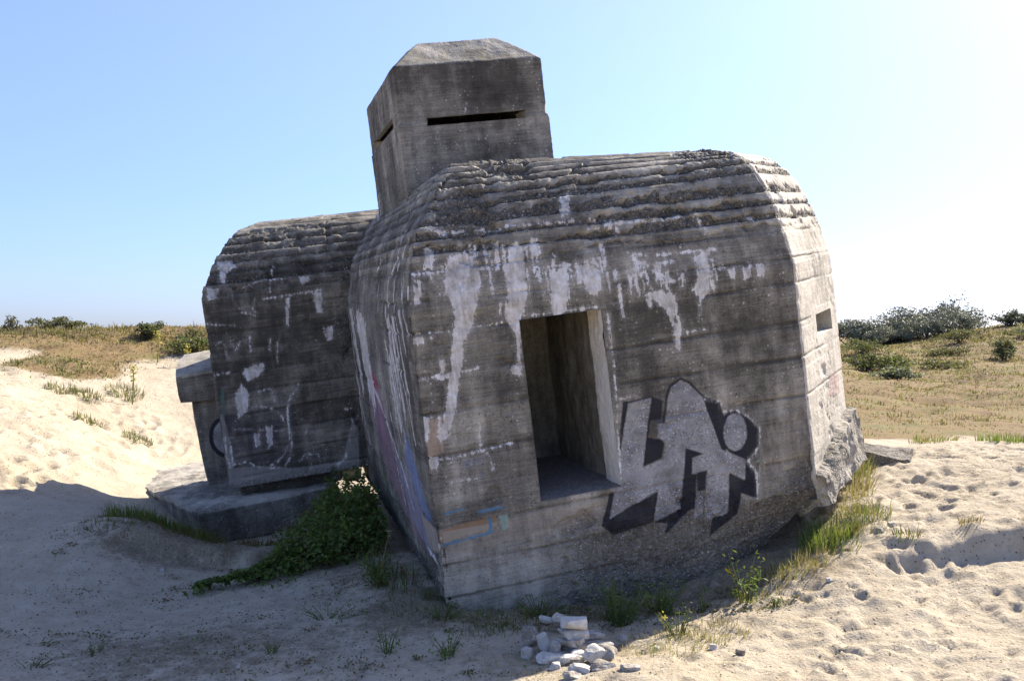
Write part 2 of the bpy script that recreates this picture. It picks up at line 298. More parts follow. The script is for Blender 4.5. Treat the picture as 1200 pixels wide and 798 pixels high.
["front","white","p",0,[[1.117,2.209],[1.13,2.207],[1.127,2.161],[1.124,2.124],[1.119,2.115],[1.118,2.125],[1.116,2.162]]],
["front","white","p",0,[[0.983,2.198],[1.01,2.195],[1.005,2.138],[1.001,2.093],[0.991,2.083],[0.988,2.095],[0.984,2.141]]],
["front","white","p",0,[[1.032,2.22],[1.054,2.218],[1.048,2.114],[1.043,2.031],[1.033,2.011],[1.032,2.032],[1.03,2.116]]],
["front","white","p",0,[[0.674,2.257],[0.707,2.253],[0.703,2.21],[0.697,2.175],[0.686,2.168],[0.681,2.177],[0.677,2.213]]],
["front","white","p",0,[[1.201,2.181],[1.223,2.178],[1.217,2.085],[1.212,2.011],[1.202,1.993],[1.202,2.012],[1.2,2.087]]],
["front","white","p",0,[[1.79,2.101],[1.828,2.096],[1.822,2.039],[1.815,1.993],[1.801,1.984],[1.796,1.996],[1.791,2.043]]],
["front","white","p",0,[[1.595,2.118],[1.613,2.116],[1.607,2.039],[1.603,1.978],[1.595,1.963],[1.594,1.979],[1.593,2.041]]],
["front","white","p",0,[[1.681,2.131],[1.71,2.128],[1.704,2.052],[1.698,1.992],[1.686,1.978],[1.684,1.994],[1.681,2.055]]],
["front","white","p",0,[[0.531,2.254],[0.547,2.252],[0.542,2.174],[0.539,2.111],[0.532,2.096],[0.532,2.112],[0.53,2.175]]],
["front","white","p",0,[[0.875,2.202],[0.895,2.199],[0.89,2.106],[0.886,2.032],[0.877,2.014],[0.876,2.033],[0.873,2.108]]],
["front","white","p",0,[[1.647,2.109],[1.68,2.105],[1.673,2.022],[1.666,1.955],[1.654,1.94],[1.65,1.957],[1.647,2.025]]],
["front","white","p",0,[[1.265,2.171],[1.295,2.167],[1.291,2.136],[1.286,2.111],[1.276,2.105],[1.272,2.112],[1.267,2.139]]],
["front","white","p",0,[[1.414,2.154],[1.437,2.152],[1.433,2.106],[1.429,2.069],[1.421,2.061],[1.418,2.071],[1.415,2.108]]],
["left","white","l",0.024,[[5.218,1.966],[5.076,1.29],[4.967,0.62],[4.552,0.226]]],
["left","white","l",0.022,[[4.526,1.951],[4.11,1.558],[3.65,1.173],[2.847,0.951],[1.721,0.425],[1.415,0.268]]],
["left","white","l",0.022,[[3.813,1.958],[3.647,1.628],[3.491,1.385]]],
["left","white","l",0.01,[[1.999,2.203],[1.933,1.891]]],
["left","white","l",0.018,[[1.322,2.233],[1.144,1.684],[0.614,1.105],[0.522,0.815]]],
["left","white","l",0.016,[[0.918,2.226],[0.731,1.777],[0.546,1.187],[0.474,1.046]]],
["left","white","l",0.012,[[0.389,2.274],[0.29,1.936],[0.14,1.783]]],
["left","white","l",0.014,[[0.946,2.671],[0.869,2.448],[1.192,2.292]]],
["left","white","l",0.012,[[0.431,2.604],[0.563,2.45],[0.908,2.286]]],
["left","white","l",0.01,[[1.348,2.599],[1.328,2.467]]],
["left","white","l",0.016,[[4.092,2.431],[3.921,2.356]]],
["left","white","l",0.01,[[2.076,2.456],[2.266,2.352]]],
["left","white","l",0.01,[[2.074,1.03],[1.837,0.623],[1.5,0.294],[1.226,0.058]]],
["left","white","l",0.009,[[2.551,1.027],[2.144,0.488],[1.786,0.024]]],
["left","white","l",0.009,[[1.637,1.033],[1.504,0.671]]],
["left","white","l",0.016,[[3.277,1.788],[3.46,1.486],[3.461,1.188]]],
["left","white","l",0.012,[[6.146,-0.255],[5.954,-0.371]]],
["left","white","l",0.016,[[0.667,-0.132],[0.2,-0.176]]],
["left","white","l",0.01,[[6.563,3.31],[4.491,3.012]]],
["left","white","l",0.016,[[6.482,1.707],[7.504,0.742]]],
["left","white","l",0.008,[[0.497,2.219],[0.145,1.833]]],
["left","white","p",0,[[4.994,1.945],[4.642,1.949],[4.572,1.387],[4.385,0.951],[4.64,0.814],[4.552,0.936],[4.85,1.372]]],
["left","white","p",0,[[3.727,1.858],[3.402,1.864],[3.348,1.385],[3.207,1.011],[3.42,0.894],[3.363,0.997],[3.604,1.369]]],
["left","white","p",0,[[4.115,1.931],[3.796,1.935],[3.748,1.511],[3.624,1.18],[3.825,1.078],[3.778,1.168],[4.001,1.499]]],
["left","white","p",0,[[3.831,1.909],[3.547,1.913],[3.53,1.702],[3.488,1.535],[3.625,1.486],[3.627,1.528],[3.756,1.695]]],
["left","white","p",0,[[4.225,1.875],[3.997,1.878],[3.929,1.352],[3.749,0.944],[3.951,0.818],[3.858,0.934],[4.11,1.341]]],
["left","white","p",0,[[3.902,1.559],[3.697,1.568],[3.656,1.23],[3.551,0.967],[3.697,0.884],[3.651,0.957],[3.819,1.218]]],
["left","white","p",0,[[3.851,1.905],[3.626,1.908],[3.557,1.368],[3.376,0.95],[3.576,0.821],[3.484,0.94],[3.735,1.357]]],
["left","white","p",0,[[3.913,1.538],[3.707,1.547],[3.651,1.103],[3.504,0.76],[3.676,0.65],[3.603,0.749],[3.814,1.09]]],
["left","white","p",0,[[3.758,1.604],[3.532,1.613],[3.504,1.353],[3.435,1.15],[3.566,1.087],[3.545,1.141],[3.684,1.342]]],
["left","white","p",0,[[6.165,1.571],[5.708,1.587],[5.674,1.238],[5.579,0.964],[5.818,0.873],[5.801,0.946],[6.036,1.216]]],
["left","white","p",0,[[3.701,1.732],[3.442,1.739],[3.384,1.253],[3.231,0.876],[3.426,0.757],[3.355,0.863],[3.589,1.238]]],
["left","white","p",0,[[4.928,1.679],[4.697,1.686],[4.644,1.273],[4.501,0.953],[4.683,0.853],[4.613,0.943],[4.828,1.262]]],
["left","white","p",0,[[5.584,1.882],[5.321,1.885],[5.24,1.292],[5.016,0.834],[5.262,0.691],[5.141,0.822],[5.448,1.28]]],
["left","white","p",0,[[5.575,1.631],[5.363,1.638],[5.274,1.014],[5.028,0.538],[5.269,0.383],[5.129,0.526],[5.442,1.0]]],
["left","white","p",0,[[5.042,1.942],[4.817,1.944],[4.738,1.365],[4.523,0.919],[4.748,0.781],[4.631,0.909],[4.916,1.356]]],
["left","white","p",0,[[4.164,1.53],[3.91,1.541],[3.885,1.295],[3.822,1.102],[3.961,1.041],[3.946,1.092],[4.087,1.282]]],
["left","white","p",0,[[1.019,1.916],[0.884,1.918],[0.863,1.714],[0.818,1.552],[0.897,1.506],[0.884,1.548],[0.971,1.709]]],
["left","white","p",0,[[1.42,1.624],[1.347,1.627],[1.287,1.154],[1.141,0.79],[1.256,0.678],[1.176,0.785],[1.345,1.148]]],
["left","white","p",0,[[1.154,1.834],[1.041,1.837],[0.989,1.398],[0.864,1.058],[0.981,0.956],[0.918,1.052],[1.078,1.392]]],
["left","white","p",0,[[1.731,1.607],[1.648,1.611],[1.597,1.206],[1.471,0.893],[1.579,0.798],[1.511,0.888],[1.663,1.2]]],
["left","white","p",0,[[1.758,1.666],[1.674,1.67],[1.646,1.434],[1.578,1.25],[1.651,1.196],[1.619,1.247],[1.713,1.43]]],
["left","white","p",0,[[1.483,2.003],[1.393,2.004],[1.261,1.53],[1.117,1.161],[1.237,1.053],[1.16,1.156],[1.332,1.526]]],
["left","white","p",0,[[0.596,1.984],[0.475,1.985],[0.413,1.791],[0.371,1.636],[0.442,1.592],[0.43,1.632],[0.51,1.787]]],
["left","white","p",0,[[1.595,1.531],[1.446,1.539],[1.401,1.154],[1.293,0.855],[1.415,0.761],[1.366,0.846],[1.519,1.142]]],
["left","white","p",0,[[0.168,2.178],[0.065,2.177],[-0.251,1.855],[-0.33,1.6],[-0.248,1.53],[-0.282,1.597],[-0.173,1.853]]],
["left","white","p",0,[[0.729,1.657],[0.667,1.66],[0.643,1.45],[0.586,1.286],[0.643,1.239],[0.616,1.284],[0.692,1.447]]],
["left","white","p",0,[[1.354,1.893],[1.247,1.895],[1.208,1.564],[1.114,1.304],[1.211,1.229],[1.167,1.3],[1.293,1.559]]],
["left","white","p",0,[[1.177,1.707],[1.049,1.712],[1.003,1.319],[0.895,1.014],[1.008,0.921],[0.956,1.007],[1.104,1.311]]],
["wing","white","p",0,[[-1.565,2.76],[-1.365,2.758],[-1.335,2.667],[-1.472,2.596],[-1.499,2.478],[-1.56,2.497],[-1.542,2.626]]],
["wing","white","p",0,[[-1.737,2.431],[-1.582,2.412],[-1.621,2.285],[-1.727,2.277]]],
["wing","white","l",0.01,[[-1.034,2.211],[-0.708,2.214],[-0.32,2.233]]],
["wing","white","l",0.0163,[[-0.746,2.175],[-0.779,1.933],[-0.802,1.846]]],
["wing","white","p",0,[[-0.558,2.431],[-0.438,2.427],[-0.459,2.351],[-0.549,2.34]]],
["wing","white","p",0,[[-0.423,2.212],[-0.313,2.21],[-0.327,1.941],[-0.392,1.95]]],
["wing","white","l",0.0044,[[-1.44,2.372],[-1.409,2.214],[-1.332,2.072],[-1.17,2.006]]],
["wing","white","l",0.0056,[[-1.161,2.227],[-1.2,2.099],[-1.167,2.028]]],
["wing","white","l",0.005,[[-1.81,1.981],[-1.451,1.911]]],
["wing","white","l",0.0044,[[-0.871,2.613],[-0.93,2.42],[-0.959,2.29]]],
["wing","white","l",0.0031,[[-1.332,2.381],[-1.001,2.451],[-0.68,2.423]]],
["wing","white","p",0,[[-1.441,1.288],[-1.411,1.35],[-1.168,1.394],[-1.147,1.312],[-1.28,1.209],[-1.391,1.18]]],
["wing","white","p",0,[[-1.571,1.04],[-1.469,1.159],[-1.393,1.013],[-1.444,0.797],[-1.561,0.726]]],
["wing","white","l",0.0056,[[-1.689,1.722],[-1.613,1.734],[-1.601,1.511]]],
["wing","white","l",0.0087,[[-1.818,1.321],[-1.606,1.323]]],
["wing","white","l",0.0081,[[-1.281,1.744],[-1.296,1.557]]],
["wing","white","l",0.0087,[[-1.032,1.676],[-1.061,1.546]]],
["wing","white","p",0,[[-0.332,1.738],[-0.219,1.746],[-0.23,1.577],[-0.321,1.567]]],
["wing","white","l",0.0056,[[-1.53,1.722],[-1.496,1.585],[-1.404,1.705],[-1.317,1.715]]],
["wing","white","l",0.0044,[[-0.95,1.643],[-0.987,1.368]]],
["wing","white","p",0,[[-1.41,0.5],[-1.331,0.521],[-1.346,0.332],[-1.413,0.32]]],
["wing","white","p",0,[[-1.249,0.564],[-1.163,0.561],[-1.184,0.327],[-1.258,0.261]]],
["wing","white","l",0.005,[[-1.529,0.775],[-1.454,0.817],[-1.372,0.839],[-1.287,0.84],[-1.205,0.819],[-1.129,0.777],[-1.064,0.717],[-1.013,0.642],[-0.979,0.556],[-0.965,0.463],[-0.97,0.369],[-0.996,0.279],[-1.039,0.198],[-1.099,0.131],[-1.171,0.08],[-1.251,0.049]]],
["wing","white","l",0.005,[[-0.872,0.934],[-0.939,0.763],[-0.964,0.575],[-0.941,0.344],[-0.993,0.125],[-1.074,0.014]]],
["wing","white","l",0.0044,[[-1.685,0.522],[-1.711,0.415],[-1.717,0.136],[-1.554,0.153],[-1.386,0.045],[-1.119,-0.001]]],
["wing","white","l",0.005,[[-1.761,0.512],[-1.775,0.257],[-1.753,0.108]]],
["wing","white","l",0.0037,[[-0.891,0.869],[-0.756,1.052]]],
["wing","white","l",0.0037,[[-1.633,0.592],[-1.054,0.476]]],
["wing","white","l",0.0056,[[-0.138,0.5],[-0.109,0.381],[-0.191,0.359],[-0.213,0.109],[-0.299,-0.027],[-0.397,-0.079]]],
["wing","white","l",0.005,[[-0.871,0.048],[-0.794,0.126],[-0.642,0.1],[-0.629,0.029]]],
["wing","white","l",0.0037,[[-0.223,0.629],[-0.098,0.632]]],
["wing","white","l",0.0063,[[-0.796,0.354],[-0.731,0.424]]],
["wing","white","l",0.0087,[[-1.979,0.013],[-1.874,0.162],[-1.918,0.449]]],
["wing","white","l",0.0031,[[-1.305,1.022],[-1.107,1.048],[-1.087,0.877]]],
["cham","white","l",0.011,[[0.486,1.786],[0.473,1.674],[0.514,1.525]]],
["cham","white","l",0.01,[[0.836,1.694],[0.815,1.563],[0.823,1.412]]],
["cham","white","l",0.006,[[1.454,1.787],[1.372,1.426],[1.243,0.872]]],
["cham","white","l",0.0075,[[0.813,1.978],[0.821,1.829]]],
["cham","white","l",0.006,[[0.505,1.994],[0.486,1.786]]],
["cham","white","l",0.0075,[[1.213,1.958],[1.196,1.744]]]
]
COLS = [
["front",[0.36,0.2,0.1],0.75,0.03,[[0.021,0.161],[0.248,0.19],[0.52,0.205],[0.522,0.103],[0.27,0.078],[0.026,0.031]]],
["front",[0.5,0.36,0.24],0.6,0.06,[[0.013,1.086],[0.184,1.088],[0.16,0.793],[-0.002,0.75]]],
["front",[0.45,0.36,0.26],0.5,0.1,[[0.023,0.175],[0.801,0.189],[1.573,0.22],[1.512,-0.016],[0.768,-0.076],[-0.002,-0.122]]],
["front",[0.07,0.25,0.42],0.7,0.012,[[0.02,0.046],[0.49,0.08],[0.487,0.058],[0.024,0.017]]],
["front",[0.07,0.25,0.42],0.7,0.012,[[0.367,0.269],[0.588,0.272],[0.584,0.244],[0.364,0.241]]],
["front",[0.07,0.25,0.42],0.7,0.012,[[0.083,0.307],[0.264,0.317],[0.262,0.296],[0.079,0.279]]],
["front",[0.07,0.25,0.42],0.7,0.012,[[0.446,0.197],[0.475,0.199],[0.473,0.061],[0.436,0.061]]],
["front",[0.1,0.17,0.32],0.45,0.03,[[0.278,0.702],[0.423,0.706],[0.414,0.636],[0.274,0.617]]],
["front",[0.1,0.17,0.32],0.45,0.03,[[0.438,0.819],[0.482,0.826],[0.444,0.53],[0.407,0.522]]],
["front",[0.35,0.52,0.42],0.6,0.01,[[2.924,0.252],[3.028,0.265],[3.026,0.242],[2.922,0.229]]],
["front",[0.35,0.52,0.42],0.6,0.01,[[2.975,0.321],[3.0,0.317],[2.965,0.089],[2.94,0.093]]],
["front",[0.35,0.52,0.42],0.6,0.01,[[3.07,0.258],[3.096,0.261],[3.107,0.127],[3.081,0.123]]],
["front",[0.35,0.52,0.42],0.6,0.01,[[3.194,0.284],[3.22,0.287],[3.222,0.154],[3.196,0.151]]],
["front",[0.35,0.52,0.42],0.6,0.01,[[3.226,0.263],[3.314,0.28],[3.312,0.256],[3.231,0.231]]],
["front",[0.35,0.52,0.42],0.6,0.01,[[0.534,0.195],[0.622,0.193],[0.606,0.065],[0.561,0.059]]],
["front",[0.06,0.09,0.18],0.5,0.012,[[2.039,0.794],[2.087,0.794],[2.078,0.585],[2.03,0.585]]],
["front",[0.06,0.09,0.18],0.5,0.012,[[2.239,-0.398],[2.737,-0.275],[3.168,-0.246],[3.165,-0.277],[2.732,-0.314],[2.233,-0.443]]],
["front",[0.06,0.09,0.18],0.5,0.012,[[2.124,-0.53],[2.802,-0.444],[3.151,-0.4],[3.147,-0.431],[2.798,-0.483],[2.119,-0.575]]],
["front",[0.06,0.09,0.18],0.5,0.012,[[1.577,0.257],[1.697,0.273],[1.693,0.236],[1.572,0.213]]],
["front",[0.42,0.36,0.28],0.45,0.06,[[2.959,0.556],[3.477,0.567],[3.494,0.091],[2.949,0.092]]],
["front",[0.43,0.35,0.25],0.35,0.12,[[0.047,0.027],[1.388,-0.008],[3.265,-0.161],[2.954,-0.615],[1.307,-0.669],[0.062,-0.41]]],
["left",[0.36,0.06,0.12],0.7,0.06,[[3.713,1.27],[2.847,1.235],[2.765,0.676],[2.629,0.46],[3.192,0.474],[3.463,0.888]]],
["left",[0.3,0.16,0.24],0.55,0.12,[[3.91,1.257],[2.446,0.992],[1.457,0.218],[0.667,-0.132],[1.121,-0.246],[2.709,0.022],[3.914,0.633]]],
["left",[0.1,0.18,0.4],0.65,0.05,[[1.095,0.891],[0.752,0.704],[0.327,0.326],[0.079,0.219],[0.473,0.13],[0.895,0.288],[1.417,0.518]]],
["left",[0.32,0.3,0.4],0.6,0.08,[[2.193,0.571],[1.209,0.389],[0.493,0.102],[0.124,-0.068],[0.702,-0.18],[1.541,-0.01]]],
["left",[0.55,0.45,0.36],0.6,0.05,[[0.818,0.146],[-0.091,0.186],[0.03,-0.044],[0.438,-0.112]]],
["left",[0.22,0.26,0.12],0.4,0.08,[[3.687,0.147],[2.239,-0.161],[1.807,-0.33],[2.495,-0.45],[3.657,-0.209]]],
["left",[0.3,0.28,0.27],0.4,0.15,[[5.678,2.135],[1.931,2.202],[0.946,1.303],[0.755,0.935],[2.446,0.992],[3.585,1.379],[4.57,1.755]]],
["wing",[0.1,0.1,0.16],0.35,0.06,[[-1.781,0.983],[-0.833,0.894],[-0.954,0.005],[-1.749,0.141]]],
["wing",[0.2,0.1,0.16],0.5,0.02,[[-1.373,0.528],[-1.222,0.526],[-1.214,0.423],[-1.378,0.416]]],
["wing",[0.1,0.22,0.17],0.6,0.02,[[-1.737,1.143],[-1.685,1.135],[-1.728,0.753],[-1.78,0.761]]],
["wing",[0.34,0.32,0.29],0.7,0.04,[[-1.911,0.804],[-1.741,0.81],[-1.717,0.527],[-1.701,0.099],[-1.434,0.087],[-0.958,-0.029],[-0.346,-0.042],[-0.146,0.444],[-0.064,0.373],[-0.114,-0.174],[-0.977,-0.163],[-1.814,-0.174],[-1.866,0.217]]],
["cham",[0.45,0.16,0.18],0.45,0.12,[[0.942,0.822],[1.332,0.797],[1.374,0.525],[0.822,0.554]]]
]
PROFILE_LEFT = [[0,1.95],[0.03,2.12],[0.068,2.28],[0.117,2.485],[0.17,2.61],[0.215,2.677],[0.3,2.775],[0.415,2.94],[0.53,3.09],[0.64,3.215],[0.72,3.25]]
PROFILE_RIGHT = [[0,1.95],[0.04,2.1],[0.06,2.22],[0.085,2.32],[0.11,2.41],[0.13,2.496],[0.222,2.7],[0.318,2.87],[0.43,2.98],[0.54,3.04],[0.72,3.09]]

import bpy
from mathutils import Matrix, Vector
C = bpy.context.scene.collection
scene = bpy.context.scene

# ------------------------------------------------------------------ helpers
def mesh_obj(name, V, Fs, mat=None, parent=None, attrs=None, smooth=False):
    """Fs: (n,4)/(n,3) int array or list of lists of polygons"""
    me = bpy.data.meshes.new(name)
    V = np.asarray(V, np.float32)
    if isinstance(Fs, np.ndarray): groups = [Fs]
    else: groups = [np.asarray(f) for f in Fs]
    loops = np.concatenate([g.ravel() for g in groups]).astype(np.int32)
    sizes = np.concatenate([np.full(len(g), g.shape[1], np.int32) for g in groups])
    me.vertices.add(len(V)); me.vertices.foreach_set('co', V.ravel())
    me.loops.add(len(loops)); me.loops.foreach_set('vertex_index', loops)
    me.polygons.add(len(sizes))
    me.polygons.foreach_set('loop_start', np.concatenate([[0], np.cumsum(sizes)[:-1]]).astype(np.int32))
    me.polygons.foreach_set('loop_total', sizes)
    me.update(calc_edges=True); me.validate()
    if smooth: me.polygons.foreach_set('use_smooth', np.ones(len(me.polygons), bool))
    for k, a in (attrs or {}).items():
        a = np.asarray(a, np.float32)
        if a.ndim == 1:
            at = me.attributes.new(k, 'FLOAT', 'POINT'); at.data.foreach_set('value', a)
        else:
            at = me.attributes.new(k, 'FLOAT_COLOR', 'POINT')
            at.data.foreach_set('color', np.hstack([a, np.ones((len(a), 4-a.shape[1]), np.float32)]).ravel())
    o = bpy.data.objects.new(name, me); C.objects.link(o)
    if mat: me.materials.append(mat)
    if parent: o.parent = parent
    return o

def tag(o, label=None, cat=None, group=None, kind=None):
    if label: o['label'] = label
    if cat: o['category'] = cat
    if group: o['group'] = group
    if kind: o['kind'] = kind
    return o

def empty(name, loc=(0, 0, 0), rotz=0.0):
    o = bpy.data.objects.new(name, None); C.objects.link(o)
    o.location = loc; o.rotation_euler = (0, 0, rotz); o.empty_display_size = .2
    return o

def copy_tree(o, parent=None):
    c = o.copy(); C.objects.link(c)
    if parent: c.parent = parent
    for ch in list(o.children): copy_tree(ch, c)
    return c

def grid_faces(nr, nc, wrap=False):
    r = np.arange(nr-1)[:, None]; c = np.arange(nc if wrap else nc-1)[None]
    a = r*nc+c; b = r*nc+(c+1) % nc
    return np.stack([a, b, b+nc, a+nc], -1).reshape(-1, 4)

# ------------------------------------------------------------------ node helper
class NT:
    def __init__(s, name):
        s.m = bpy.data.materials.new(name); s.m.use_nodes = True
        s.t = s.m.node_tree; s.t.nodes.clear()
        s.out = s.t.nodes.new('ShaderNodeOutputMaterial')
    def n(s, typ, **kw):
        nd = s.t.nodes.new(typ)
        for k, v in kw.items():
            if k.startswith('_'): setattr(nd, k[1:], v)
            else:
                i = nd.inputs[k.replace('__', ' ')] if not k.startswith('i') or not k[1:].isdigit() else nd.inputs[int(k[1:])]
                s.set(i, v)
        return nd
    def set(s, i, v):
        if hasattr(v, 'is_linked'): s.t.links.new(v, i)
        else: i.default_value = v
    def math(s, op, a, b=0.0, clamp=False):
        nd = s.t.nodes.new('ShaderNodeMath'); nd.operation = op; nd.use_clamp = clamp
        s.set(nd.inputs[0], a); s.set(nd.inputs[1], b); return nd.outputs[0]
    def ramp(s, f, stops, interp='LINEAR'):
        nd = s.t.nodes.new('ShaderNodeValToRGB'); nd.color_ramp.interpolation = interp
        e = nd.color_ramp.elements
        while len(e) < len(stops): e.new(0.5)
        for el, (p, c) in zip(e, stops):
            el.position = p; el.color = (*c, 1) if len(c) == 3 else c
        s.set(nd.inputs[0], f); return nd.outputs[0]
    def smooth(s, x, a, b):
        nd = s.t.nodes.new('ShaderNodeMapRange'); nd.interpolation_type = 'SMOOTHSTEP'
        s.set(nd.inputs[0], x); nd.inputs[1].default_value = a; nd.inputs[2].default_value = b
        return nd.outputs[0]
    def mix(s, f, a, b, mode='MIX'):
        nd = s.t.nodes.new('ShaderNodeMix'); nd.data_type = 'RGBA'; nd.blend_type = mode
        s.set(nd.inputs[0], f); s.set(nd.inputs[6], a if not isinstance(a, tuple) else (*a[:3], 1)); s.set(nd.inputs[7], b if not isinstance(b, tuple) else (*b[:3], 1))
        return nd.outputs[2]
    def attr(s, name, out='Fac'):
        nd = s.t.nodes.new('ShaderNodeAttribute'); nd.attribute_name = name; return nd.outputs[out]
    def coord(s, scale=(1, 1, 1), which='Object'):
        tc = s.t.nodes.new('ShaderNodeTexCoord'); mp = s.t.nodes.new('ShaderNodeMapping')
        mp.inputs['Scale'].default_value = scale; s.t.links.new(tc.outputs[which], mp.inputs[0]); return mp.outputs[0]
    def noise(s, co, scale, detail=4, rough=.55, dist=0.0):
        nd = s.t.nodes.new('ShaderNodeTexNoise'); s.set(nd.inputs['Vector'], co)
        nd.inputs['Scale'].default_value = scale; nd.inputs['Detail'].default_value = detail
        nd.inputs['Roughness'].default_value = rough; nd.inputs['Distortion'].default_value = dist
        return nd.outputs[0]
    def voro(s, co, scale, feature='F1', out='Distance'):
        nd = s.t.nodes.new('ShaderNodeTexVoronoi'); nd.feature = feature; s.set(nd.inputs['Vector'], co)
        nd.inputs['Scale'].default_value = scale; return nd.outputs[out]
    def bump(s, h, strength, dist, normal=None):
        nd = s.t.nodes.new('ShaderNodeBump'); nd.inputs['Strength'].default_value = strength; nd.inputs['Distance'].default_value = dist
        s.set(nd.inputs['Height'], h)
        if normal is not None: s.set(nd.inputs['Normal'], normal)
        return nd.outputs[0]
    def principled(s, col, rough=.9, normal=None, spec=.3, metal=0.0):
        p = s.t.nodes.new('ShaderNodeBsdfPrincipled')
        s.set(p.inputs['Base Color'], col if not isinstance(col, tuple) else (*col[:3], 1)); s.set(p.inputs['Roughness'], rough)
        s.set(p.inputs['Specular IOR Level'], spec); s.set(p.inputs['Metallic'], metal)
        if normal is not None: s.set(p.inputs['Normal'], normal)
        s.t.links.new(p.outputs[0], s.out.inputs[0]); return p

# ------------------------------------------------------------------ materials
def mat_concrete():
    s = NT('weathered_concrete'); co = s.coord()
    big = s.noise(co, 1.3, 5, .6)
    mid = s.noise(co, 6.5, 5, .65)
    fine = s.noise(co, 55, 3, .6)
    run = s.noise(s.coord((7, 7, .55)), 1.0, 4, .6)
    tone = s.attr('tone'); grav = s.attr('grav')
    t = s.math('ADD', tone, s.math('MULTIPLY', s.math('SUBTRACT', big, .5), .95))
    t = s.math('ADD', t, s.math('MULTIPLY', s.math('SUBTRACT', mid, .5), .50))
    t = s.math('ADD', t, s.math('MULTIPLY', s.math('SUBTRACT', run, .5), .55))
    t = s.math('ADD', t, s.math('ADD', s.math('MULTIPLY', s.math('SUBTRACT', s.noise(s.coord((3, 3, 60)), 1.0, 3, .6), .5), .35), s.math('MULTIPLY', s.math('SUBTRACT', s.noise(co, 110, 2, .5), .5), .38)), True)
    col = s.ramp(t, [(0, (.032, .029, .024)), (.29, (.092, .083, .067)), (.49, (.212, .192, .155)), (.70, (.40, .365, .295)), (1, (.58, .53, .44))])
    # aggregate: pebbles of several colours where the cement skin is gone
    vs = s.n('ShaderNodeTexVoronoi', Vector=co, Scale=46.0); vd, vc = vs.outputs['Distance'], vs.outputs['Color']
    v2 = s.n('ShaderNodeTexVoronoi', Vector=co, Scale=27.0)
    sep = s.n('ShaderNodeSeparateColor', Color=vc).outputs[0]
    sep2 = s.n('ShaderNodeSeparateColor', Color=v2.outputs['Color']).outputs[1]
    peb = s.ramp(sep, [(0, (.045, .04, .036)), (.35, (.12, .105, .085)), (.6, (.20, .17, .13)), (.85, (.30, .27, .225)), (1, (.46, .43, .385))])
    gap = s.smooth(vd, .62, .30)
    pebc = s.mix(gap, (.085, .077, .062), peb)
    gm = s.math('MULTIPLY', s.smooth(s.math('ADD', grav, s.math('MULTIPLY', s.math('SUBTRACT', mid, .5), 1.2)), .35, .85), .72)
    col = s.mix(gm, col, pebc)
    # single pale pebbles showing through the skin
    single = s.math('MULTIPLY', s.smooth(sep2, .64, .68), s.smooth(v2.outputs['Distance'], .34, .24))
    single = s.math('MULTIPLY', single, s.smooth(s.math('ADD', s.math('MULTIPLY', mid, .6), s.math('MULTIPLY', big, .4)), .43, .60))
    sv = s.n('ShaderNodeSeparateColor', Color=v2.outputs['Color']).outputs[2]
    pitd = s.math('MULTIPLY', s.math('MULTIPLY', s.smooth(s.n('ShaderNodeSeparateColor', Color=vc).outputs[1], .80, .84), s.smooth(vd, .40, .25)), s.smooth(mid, .58, .42))
    col = s.mix(s.math('MULTIPLY', pitd, .7), col, (.028, .026, .023))
    col = s.mix(s.math('MULTIPLY', single, .8), col, s.ramp(sv, [(0, (.20, .175, .14)), (.45, (.33, .305, .26)), (.8, (.50, .475, .43)), (1, (.66, .64, .60))]))
    # coloured paint and stains
    tint = s.n('ShaderNodeAttribute', _attribute_name='tint'); ta = s.attr('tinta')
    tn = s.math('MULTIPLY', s.smooth(s.math('ADD', ta, s.math('MULTIPLY', s.math('SUBTRACT', s.noise(s.coord((30, 30, 7)), 1.0, 4, .7), .5), .9)), .22, .80), .66)
    tn = s.math('MULTIPLY', tn, s.smooth(ta, .0, .12))
    col = s.mix(tn, col, tint.outputs['Color'])
    # sprayed graffiti
    edge = s.math('MULTIPLY', s.math('SUBTRACT', fine, .5), .014)
    worn = s.smooth(s.math('SUBTRACT', s.math('ADD', s.noise(co, 75, 2, .6), s.math('MULTIPLY', mid, .25)), s.math('MULTIPLY', gm, .10)), .44, .53)
    edge = s.math('ADD', edge, s.math('MULTIPLY', s.math('SUBTRACT', mid, .5), .012))
    grain = s.noise(s.coord((3, 3, 60)), 1.0, 3, .6)
    fade = s.smooth(s.math('ADD', s.math('MULTIPLY', big, .45), s.math('ADD', s.math('MULTIPLY', mid, .35), s.math('MULTIPLY', grain, .25))), .34, .60)
    bl = s.smooth(s.math('ADD', s.attr('black'), edge), -.010, .009)
    col = s.mix(s.math('MULTIPLY', bl, s.math('ADD', s.math('MULTIPLY', fade, .22), .76)), col, (.020, .020, .026))
    si = s.smooth(s.math('ADD', s.attr('silver'), edge), -.010, .009)
    silc = s.mix(s.smooth(s.noise(co, 4.5, 5, .65), .3, .7), (.19, .185, .185), (.40, .39, .385))
    col = s.mix(s.math('MULTIPLY', si, s.math('ADD', s.math('MULTIPLY', fade, .45), s.math('MULTIPLY', worn, .45))), col, silc)
    v3 = s.n('ShaderNodeTexVoronoi', Vector=co, Scale=62.0)
    sp3 = s.n('ShaderNodeSeparateColor', Color=v3.outputs['Color']); g3 = s.smooth(v3.outputs['Distance'], .5, .25)
    zone = s.smooth(s.noise(s.coord((1.2, 1.2, 5)), 1.0, 4, .6), .36, .54)
    spark = s.math('MULTIPLY', s.math('MULTIPLY', si, zone), s.math('MULTIPLY', s.smooth(sp3.outputs[0], .62, .72), g3))
    col = s.mix(s.math('MULTIPLY', spark, .75), col, (.66, .65, .64))
    pit = s.math('MULTIPLY', s.math('MULTIPLY', si, zone), s.math('MULTIPLY', s.smooth(sp3.outputs[1], .60, .7), g3))
